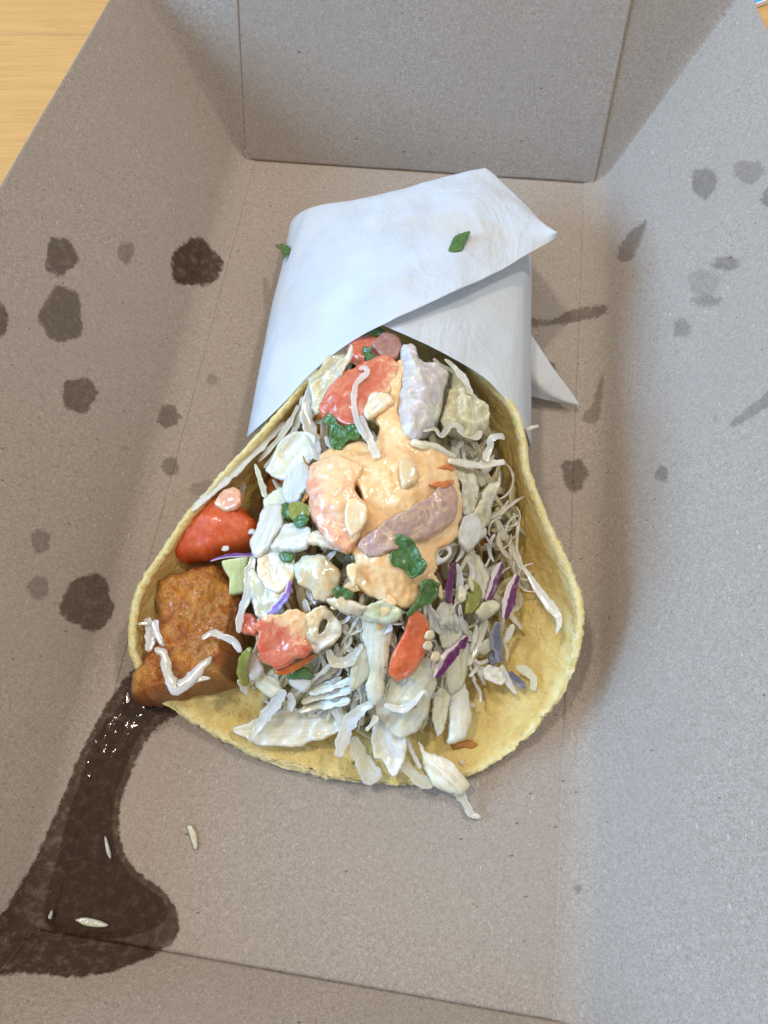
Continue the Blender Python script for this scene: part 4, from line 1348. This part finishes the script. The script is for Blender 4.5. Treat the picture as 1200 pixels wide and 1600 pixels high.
slab('cabbage_bit', 'cabw', [(752, 1046), (768, 1040), (785, 1046), (790, 1060), (778, 1070), (762, 1062)], 'fluffy white cabbage crumb cluster below the slate strips', 'cabbage piece', dz=.30, th=.12, r=.1, lump=.10, lsc=5, wob=4)
rib('cabbage_shred', 'cabw', [(783, 1038), (790, 1056), (797, 1070), (808, 1086)], [8, 10, 9, 6], 'white shred between the two slate blue strips', dz=.5)
rib('cabbage_shred', 'cabg', [(806, 1042), (822, 1048), (834, 1062), (832, 1080)], [10, 14, 12, 9], 'hooked yellowish shred at the right end of the slaw', dz=.42)
rib('cabbage_shred', 'cab', [(740, 1032), (752, 1036), (764, 1030)], 7, 'tiny shred left of the fluffy white crumbs', dz=.3)
rib('cabbage_shred', 'cab', [(733, 1058), (744, 1046), (756, 1042)], 6, 'thin sprig at the left foot of the fluffy white crumbs', dz=.25)

# ------------------------------------------------------------------ front left of the heap
rib('cabbage_shred', 'cabc', [(397, 868), (390, 896), (387, 929), (376, 960), (373, 990)], [12, 15, 13, 12, 10], 'long translucent strip hanging beside the right of the fish', dz=.30, wav=.3)
slab('onion_piece', 'oniond', [(404, 870), (432, 865), (458, 870), (460, 895), (450, 912), (437, 928), (418, 920), (406, 902)], 'beige sauced chunk under the clear onion slab', 'onion', dz=.20, th=.15, r=.13, lump=.07)
slab('onion_piece', 'oniong', [(456, 880), (478, 866), (503, 864), (522, 880), (532, 903), (526, 926), (510, 940), (488, 936), (486, 920), (470, 916), (462, 902)], 'large curved translucent onion at the left of the lower sauce', 'onion', dz=.24, th=.09, r=.06, lump=.06, cup=-.22, wave=.06, wsc=1.6, grow=1.05, ridge=.035)
slab('cilantro_leaf', 'cil', [(434, 866), (446, 862), (460, 866), (452, 878), (440, 876)], 'dark green smear between beige chunk and domed onion', 'cilantro', dz=.42, th=.03, r=.04)
slab('cabbage_leaf', 'cabc', [(396, 890), (406, 908), (422, 925), (440, 934), (430, 950), (414, 966), (400, 956), (394, 925)], 'pale leaf left of the violet shred', 'cabbage leaf', dz=.25, th=.06, r=.06, wave=.16)
rib('purple_cabbage_shred', 'violet', [(453, 906), (449, 926), (436, 944), (417, 962)], [6, 13, 16, 8], 'violet shred bent down over the sauced tomato cube', dz=.42, wav=.3)
slab('tomato_chunk', 'tomf', [(376, 968), (390, 957), (405, 972), (404, 994), (380, 994)], 'small pink tomato bit left of the sauced tomato cube', 'tomato', dz=.06, th=.14, r=.06, lump=.06, lsc=3, grow=1.0, sk=1.0)
tc = slab('tomato_cube', 'tomf', [(400, 976), (412, 968), (421, 962), (440, 962), (452, 955), (466, 952), (482, 958), (479, 974), (484, 990), (480, 1000), (490, 1014), (476, 1026), (462, 1030), (446, 1042), (430, 1047), (418, 1036), (407, 1032), (405, 1018), (399, 1008), (404, 990)],
          'glossy sauced tomato cube at the front left with an orange skin edge', 'tomato', dz=.38, th=.16, r=.05, g=(.10, .42), lump=.06, lsc=2.6, lump2=.015, under=2.0, sharp=True, wob=1.6, grow=1.02, sk=1.0)
zc = float(heap(460, 1040))
rib('skin', 'skin', [(428, 1051, .20), (445, 1048, .22), (468, 1038, .23), (496, 1021, .20)], [6, 12, 13, 6], '', z=zc, dz=.18, roll=-.8, parent=tc, wav=.2, th=.10)
slab('pepper_ring', 'oniond', [(478, 964), (492, 956), (505, 950), (518, 962), (531, 976), (528, 992), (520, 1006), (506, 1012), (494, 1018), (482, 1008), (476, 990)], 'crumpled beige sauce-coated loop right of the sauced tomato cube', 'pepper', dz=.26, th=.10, r=.07, hole=[(501, 976), (507, 968), (511, 972), (506, 986), (499, 992)], lump=.10, lsc=3.0, wave=.12, wsc=2.0, sk=1.0)
rib('pepper_strip', 'olive', [(392, 1012), (382, 1030), (379, 1050), (385, 1072)], [10, 17, 20, 13], 'olive green pepper strip right of the fried fish', 'pepper', dz=.55, th=.12)
slab('onion_piece', 'lilac', [(386, 1032), (396, 1022), (408, 1032), (412, 1048), (402, 1062), (390, 1060)], 'pinkish wet onion piece beside the olive pepper strip', 'onion', dz=.42, th=.12, r=.1)
slab('cilantro_leaf', 'cil', [(448, 1058), (464, 1048), (478, 1042), (489, 1056), (482, 1062), (462, 1062)], 'shaded cilantro leaf under the front tomato cube', 'cilantro', dz=.30, th=.05, r=.05, wave=.12)
slab('onion_piece', 'onion', [(452, 1062), (466, 1060), (487, 1062), (484, 1074), (474, 1082), (460, 1077)], 'greyish onion piece right below the shaded cilantro leaf', 'onion', dz=.28, th=.12, r=.1)
slab('onion_piece', 'cabc', [(404, 1050), (424, 1058), (436, 1062), (440, 1080), (425, 1090), (410, 1082), (398, 1068)], 'cloudy wet onion lump below the front tomato cube', 'onion', dz=.26, th=.13, r=.12, lump=.08)
rib('cabbage_shred', 'cabw', [(446, 1078), (432, 1098), (416, 1118), (402, 1138), (392, 1158)], [14, 20, 20, 15, 5], 'tapered white shred pointing down at the lower left', dz=.45)
rib('cabbage_shred', 'cabw', [(372, 1062), (380, 1074), (388, 1086)], [6, 10, 5], 'tiny white shred between the fish and the pepper strip', dz=.3)
rib('cabbage_shred', 'cabw', [(452, 1082), (456, 1096), (452, 1112)], [12, 15, 9], 'stubby white shred under the greyish onion', dz=.42)
slab('cabbage_leaf', 'cabw', [(372, 1140), (395, 1128), (430, 1117), (490, 1106), (532, 1114), (534, 1136), (510, 1150), (460, 1163), (405, 1159)], 'broad smooth cabbage leaf lying on the tortilla at lower left', 'cabbage leaf', dz=-.08, th=.07, r=.07, wave=.14, wsc=.9, dome=.06)
for k, (sp, lb) in enumerate((([(466, 1112), (500, 1102), (548, 1094)], 'lowest of three flat strips above the broad smooth leaf'),
                              ([(470, 1098), (505, 1086), (550, 1076)], 'middle of three flat strips above the broad smooth leaf'),
                              ([(482, 1084), (515, 1074), (552, 1062)], 'topmost of three flat strips above the broad smooth leaf'))):
    rib('cabbage_shred', 'cab', sp, [8, 15, 14], lb, dz=.22 + .02 * k, wav=.2)

# ------------------------------------------------------------------ front centre
rib('cabbage_shred', 'cab', [(512, 1014), (522, 1033), (541, 1035), (556, 1024), (567, 1006)], [9, 17, 17, 16, 9], 'U-shaped curl of cabbage right of the beige pepper ring', dz=.28, curl=.5)
rib('cabbage_shred', 'cab', [(541, 974), (540, 986), (552, 988), (567, 981)], [8, 10, 9, 9], 'little hooked shred above the U-shaped cabbage curl', dz=.2)
slab('cabbage_leaf', 'cab', [(550, 1030), (566, 1010), (580, 1000), (584, 1030), (574, 1056), (556, 1076), (546, 1068), (552, 1050)], 'freckled cream leaf left of the wide cabbage stem', 'cabbage leaf', dz=.30, th=.07, r=.07, wave=.1)
slab('cabbage_leaf', 'cabw', [(566, 972), (588, 968), (610, 972), (612, 1000), (602, 1035), (598, 1080), (586, 1096), (572, 1082), (577, 1031), (566, 992)], 'wide glossy white cabbage stem below the flat green slice', 'cabbage leaf', dz=.32, th=.11, r=.11, dome=.1, lump=.04)
slab('tomato_chunk', 'tomj', [(637, 969), (652, 956), (664, 966), (668, 995), (664, 1022), (650, 1042), (637, 1056), (621, 1063), (607, 1052), (611, 1026), (624, 999)], 'bright orange tomato chunk with seeds at the front centre', 'tomato', dz=.36, th=.18, r=.07, lump=.09, lsc=1.8, ridge=.05, grow=1.05)
for a, b_, lb in ((671, 993, 'topmost of the yellow tomato seeds on the bright orange chunk'), (668, 1009, 'middle yellow tomato seed beside the bright orange chunk'), (680, 1026, 'lowest yellow tomato seed right of the bright orange chunk')):
    slab('tomato_seed', 'seed', [(a - 8, b_ + 2), (a - 4, b_ - 7), (a + 5, b_ - 7), (a + 8, b_ + 1), (a + 3, b_ + 7), (a - 5, b_ + 6)], lb, 'seed', dz=.58, th=.1, r=.09, step=1.6, wob=.6)
slab('cabbage_leaf', 'cabc', [(590, 1066), (625, 1056), (655, 1040), (674, 1032), (678, 1060), (668, 1103), (652, 1136), (630, 1147), (612, 1138), (594, 1114)], 'large clear white leaf below the bright orange tomato', 'cabbage leaf', dz=.22, th=.08, r=.08, dome=.16, wave=.12)
slab('cabbage_leaf', 'cabw', [(583, 1137), (602, 1128), (634, 1145), (630, 1178), (616, 1212), (607, 1200), (600, 1186), (586, 1184)], 'smooth square-ended leaf dangling at the front centre', 'cabbage leaf', dz=.26, th=.08, r=.07, wave=.10)
rib('cabbage_shred', 'cabw', [(584, 1098), (566, 1108), (550, 1124), (538, 1148), (528, 1184)], [10, 20, 22, 19, 14], 'bluish white shred kinked downwards left of the dangling leaf', dz=.42, pointed=False)
rib('cabbage_shred', 'cabc', [(552, 1150), (560, 1176), (572, 1198), (590, 1222)], [16, 24, 32, 26], 'yellowish translucent strip reaching the front tortilla rim', dz=.18)
rib('cabbage_shred', 'cabw', [(668, 1090), (663, 1080), (648, 1096), (626, 1108), (600, 1101)], [6, 10, 13, 12, 10], 'thin white shred crossing the large clear leaf', dz=.52)
rib('cabbage_stalklet', 'seed', [(590, 1119), (582, 1130), (571, 1142)], [11, 7, 5], 'tiny matchstick shred with a yellow tip at the front centre', 'cabbage shred', dz=.55)
rib('cabbage_shred', 'cabw', [(634, 1148), (644, 1175), (658, 1202)], [5, 7, 6], 'threadlike shred right of the dangling leaf', dz=.25)
rib('cabbage_shred', 'cabc', [(628, 1190), (642, 1206), (660, 1222), (678, 1226)], [14, 20, 18, 12], 'clear strip lying across the front tortilla rim', dz=.15)
slab('cabbage_leaf', 'cab', [(677, 1090), (690, 1078), (702, 1084), (700, 1116), (686, 1148), (677, 1130)], 'narrow pale leaf in front of the striped purple shred', 'cabbage leaf', dz=.14, th=.07, r=.07, dome=.05)
slab('cabbage_leaf', 'cabw', [(698, 1074), (716, 1066), (730, 1076), (735, 1105), (734, 1142), (718, 1155), (700, 1156), (703, 1120)], 'smooth pale leaf flap on the bare tortilla at the front right', 'cabbage leaf', dz=.16, th=.08, r=.07, dome=.06)
slab('cabbage_leaf', 'cab', [(692, 1010), (715, 1000), (735, 1010), (730, 1040), (722, 1070), (704, 1080), (694, 1060)], 'pale curved leaf behind the front right flap', 'cabbage leaf', dz=.10, th=.08, r=.08, dome=.12)
slab('cabbage_leaf', 'cabw', [(657, 1160), (664, 1164), (671, 1178), (698, 1184), (716, 1204), (730, 1220), (718, 1238), (700, 1234), (680, 1226), (664, 1198)], 'thick white cabbage chunk spilling over the front tortilla rim', 'cabbage leaf', dz=.12, th=.14, r=.13, dome=.1)
rib('cabbage_shred', 'cab', [(714, 1232), (726, 1252), (736, 1270), (752, 1278)], [18, 14, 13, 6], 'limp cabbage tail hanging onto the board at the front', dz=.06)
slab('fried_crumb', 'crumb', [(706, 1164), (718, 1160), (735, 1156), (748, 1162), (738, 1168), (722, 1168), (710, 1172)], 'toasted brown crumb on the front right of the tortilla', 'crumb', z=.42, th=.08, r=.06, step=1.8)
slab('tortilla_crumb', 'seed', [(716, 1190), (724, 1186), (728, 1193), (720, 1198)], 'pale corn crumb near the front tortilla rim', 'crumb', z=.42, th=.05, r=.05, step=1.8)

# ------------------------------------------------------------------ loose bits on paper and board
slab('cilantro_leaf', 'cil', [(700, 392), (702, 380), (708, 370), (722, 366), (734, 361), (732, 372), (728, 382), (722, 393), (710, 394)], 'dark cilantro flake lying on top of the white paper', 'cilantro', z=4.02, th=.04, r=.04, g=(0, -.28), step=1.4, wave=.03, under=.4, grow=.95, wob=2.6)
slab('cilantro_leaf', 'cil', [(430, 386), (441, 382), (452, 387), (449, 397), (442, 404), (441, 393)], 'cilantro flake clinging to the left edge of the white paper', 'cilantro', z=1.7, th=.04, r=.04, step=1.6)
slab('onion_crumb', 'cabg', [(797, 336), (803, 333), (811, 338), (809, 348), (803, 347)], 'tiny greenish white crumb near the paper corner', 'crumb', z=3.15, th=.03, r=.03, step=1.4, g=(0, -.2))
slab('onion_sliver', 'cab', [(292, 1292), (300, 1290), (308, 1304), (309, 1322), (304, 1327), (298, 1308)], 'thin onion sliver lying on the bare board below the taco', 'onion', z=.06, th=.06, r=.06, g=(0, 0), step=1.6, wob=.5)
slab('onion_sliver', 'oniong', [(118, 1438), (132, 1434), (152, 1437), (169, 1445), (160, 1449), (135, 1447)], 'pale onion sliver lying in the grease puddle', 'onion', z=.11, th=.05, r=.06, g=(0, 0), step=1.6, wob=.4)
slab('onion_sliver', 'onion', [(163, 1306), (168, 1312), (174, 1336), (172, 1342), (166, 1332)], 'glassy sliver at the inner edge of the grease puddle', 'onion', z=.11, th=.05, r=.05, g=(0, 0), step=1.4, wob=.3)
slab('onion_sliver', 'onion', [(75, 1433), (80, 1422), (83, 1425), (80, 1437)], 'tiny glassy bit at the left end of the grease puddle', 'onion', z=.16, th=.05, r=.04, g=(0, 0), step=1.4, wob=.2)
slab('cabbage_crumb', 'cabw', [(968, 477), (973, 475), (977, 484), (974, 489), (970, 485)], 'tiny white crumb on the right side wall of the tray', 'crumb', z=.30, th=.05, r=.05, g=(.3, 0), step=1.4, wob=.2)

# ------------------------------------------------------------------ blue card beyond the tray
bc = P(1176, 13, 0)
cd = [bc, P(1216, -2, 0), P(1300, -120, 0), P(1150, -120, 0)]
V = [(p[0], p[1], z) for z in (-.04, .16) for p in cd]
card = mesh_obj('blue_card', V, [(4, 5, 6, 7), (0, 1, 5, 4), (1, 2, 6, 5), (2, 3, 7, 6), (3, 0, 4, 7), (3, 2, 1, 0)], M['white'], smooth=False)
tag(card, 'bright blue printed card with a white edge behind the tray corner', 'card')
ins = [p + unit(np.mean(cd, 0) - p) * .07 for p in cd]
V = [(p[0], p[1], z) for z in (.15, .168) for p in ins]
mesh_obj('print', V, [(4, 5, 6, 7), (0, 1, 5, 4), (1, 2, 6, 5), (2, 3, 7, 6), (3, 0, 4, 7)], M['blue'], card, smooth=False)
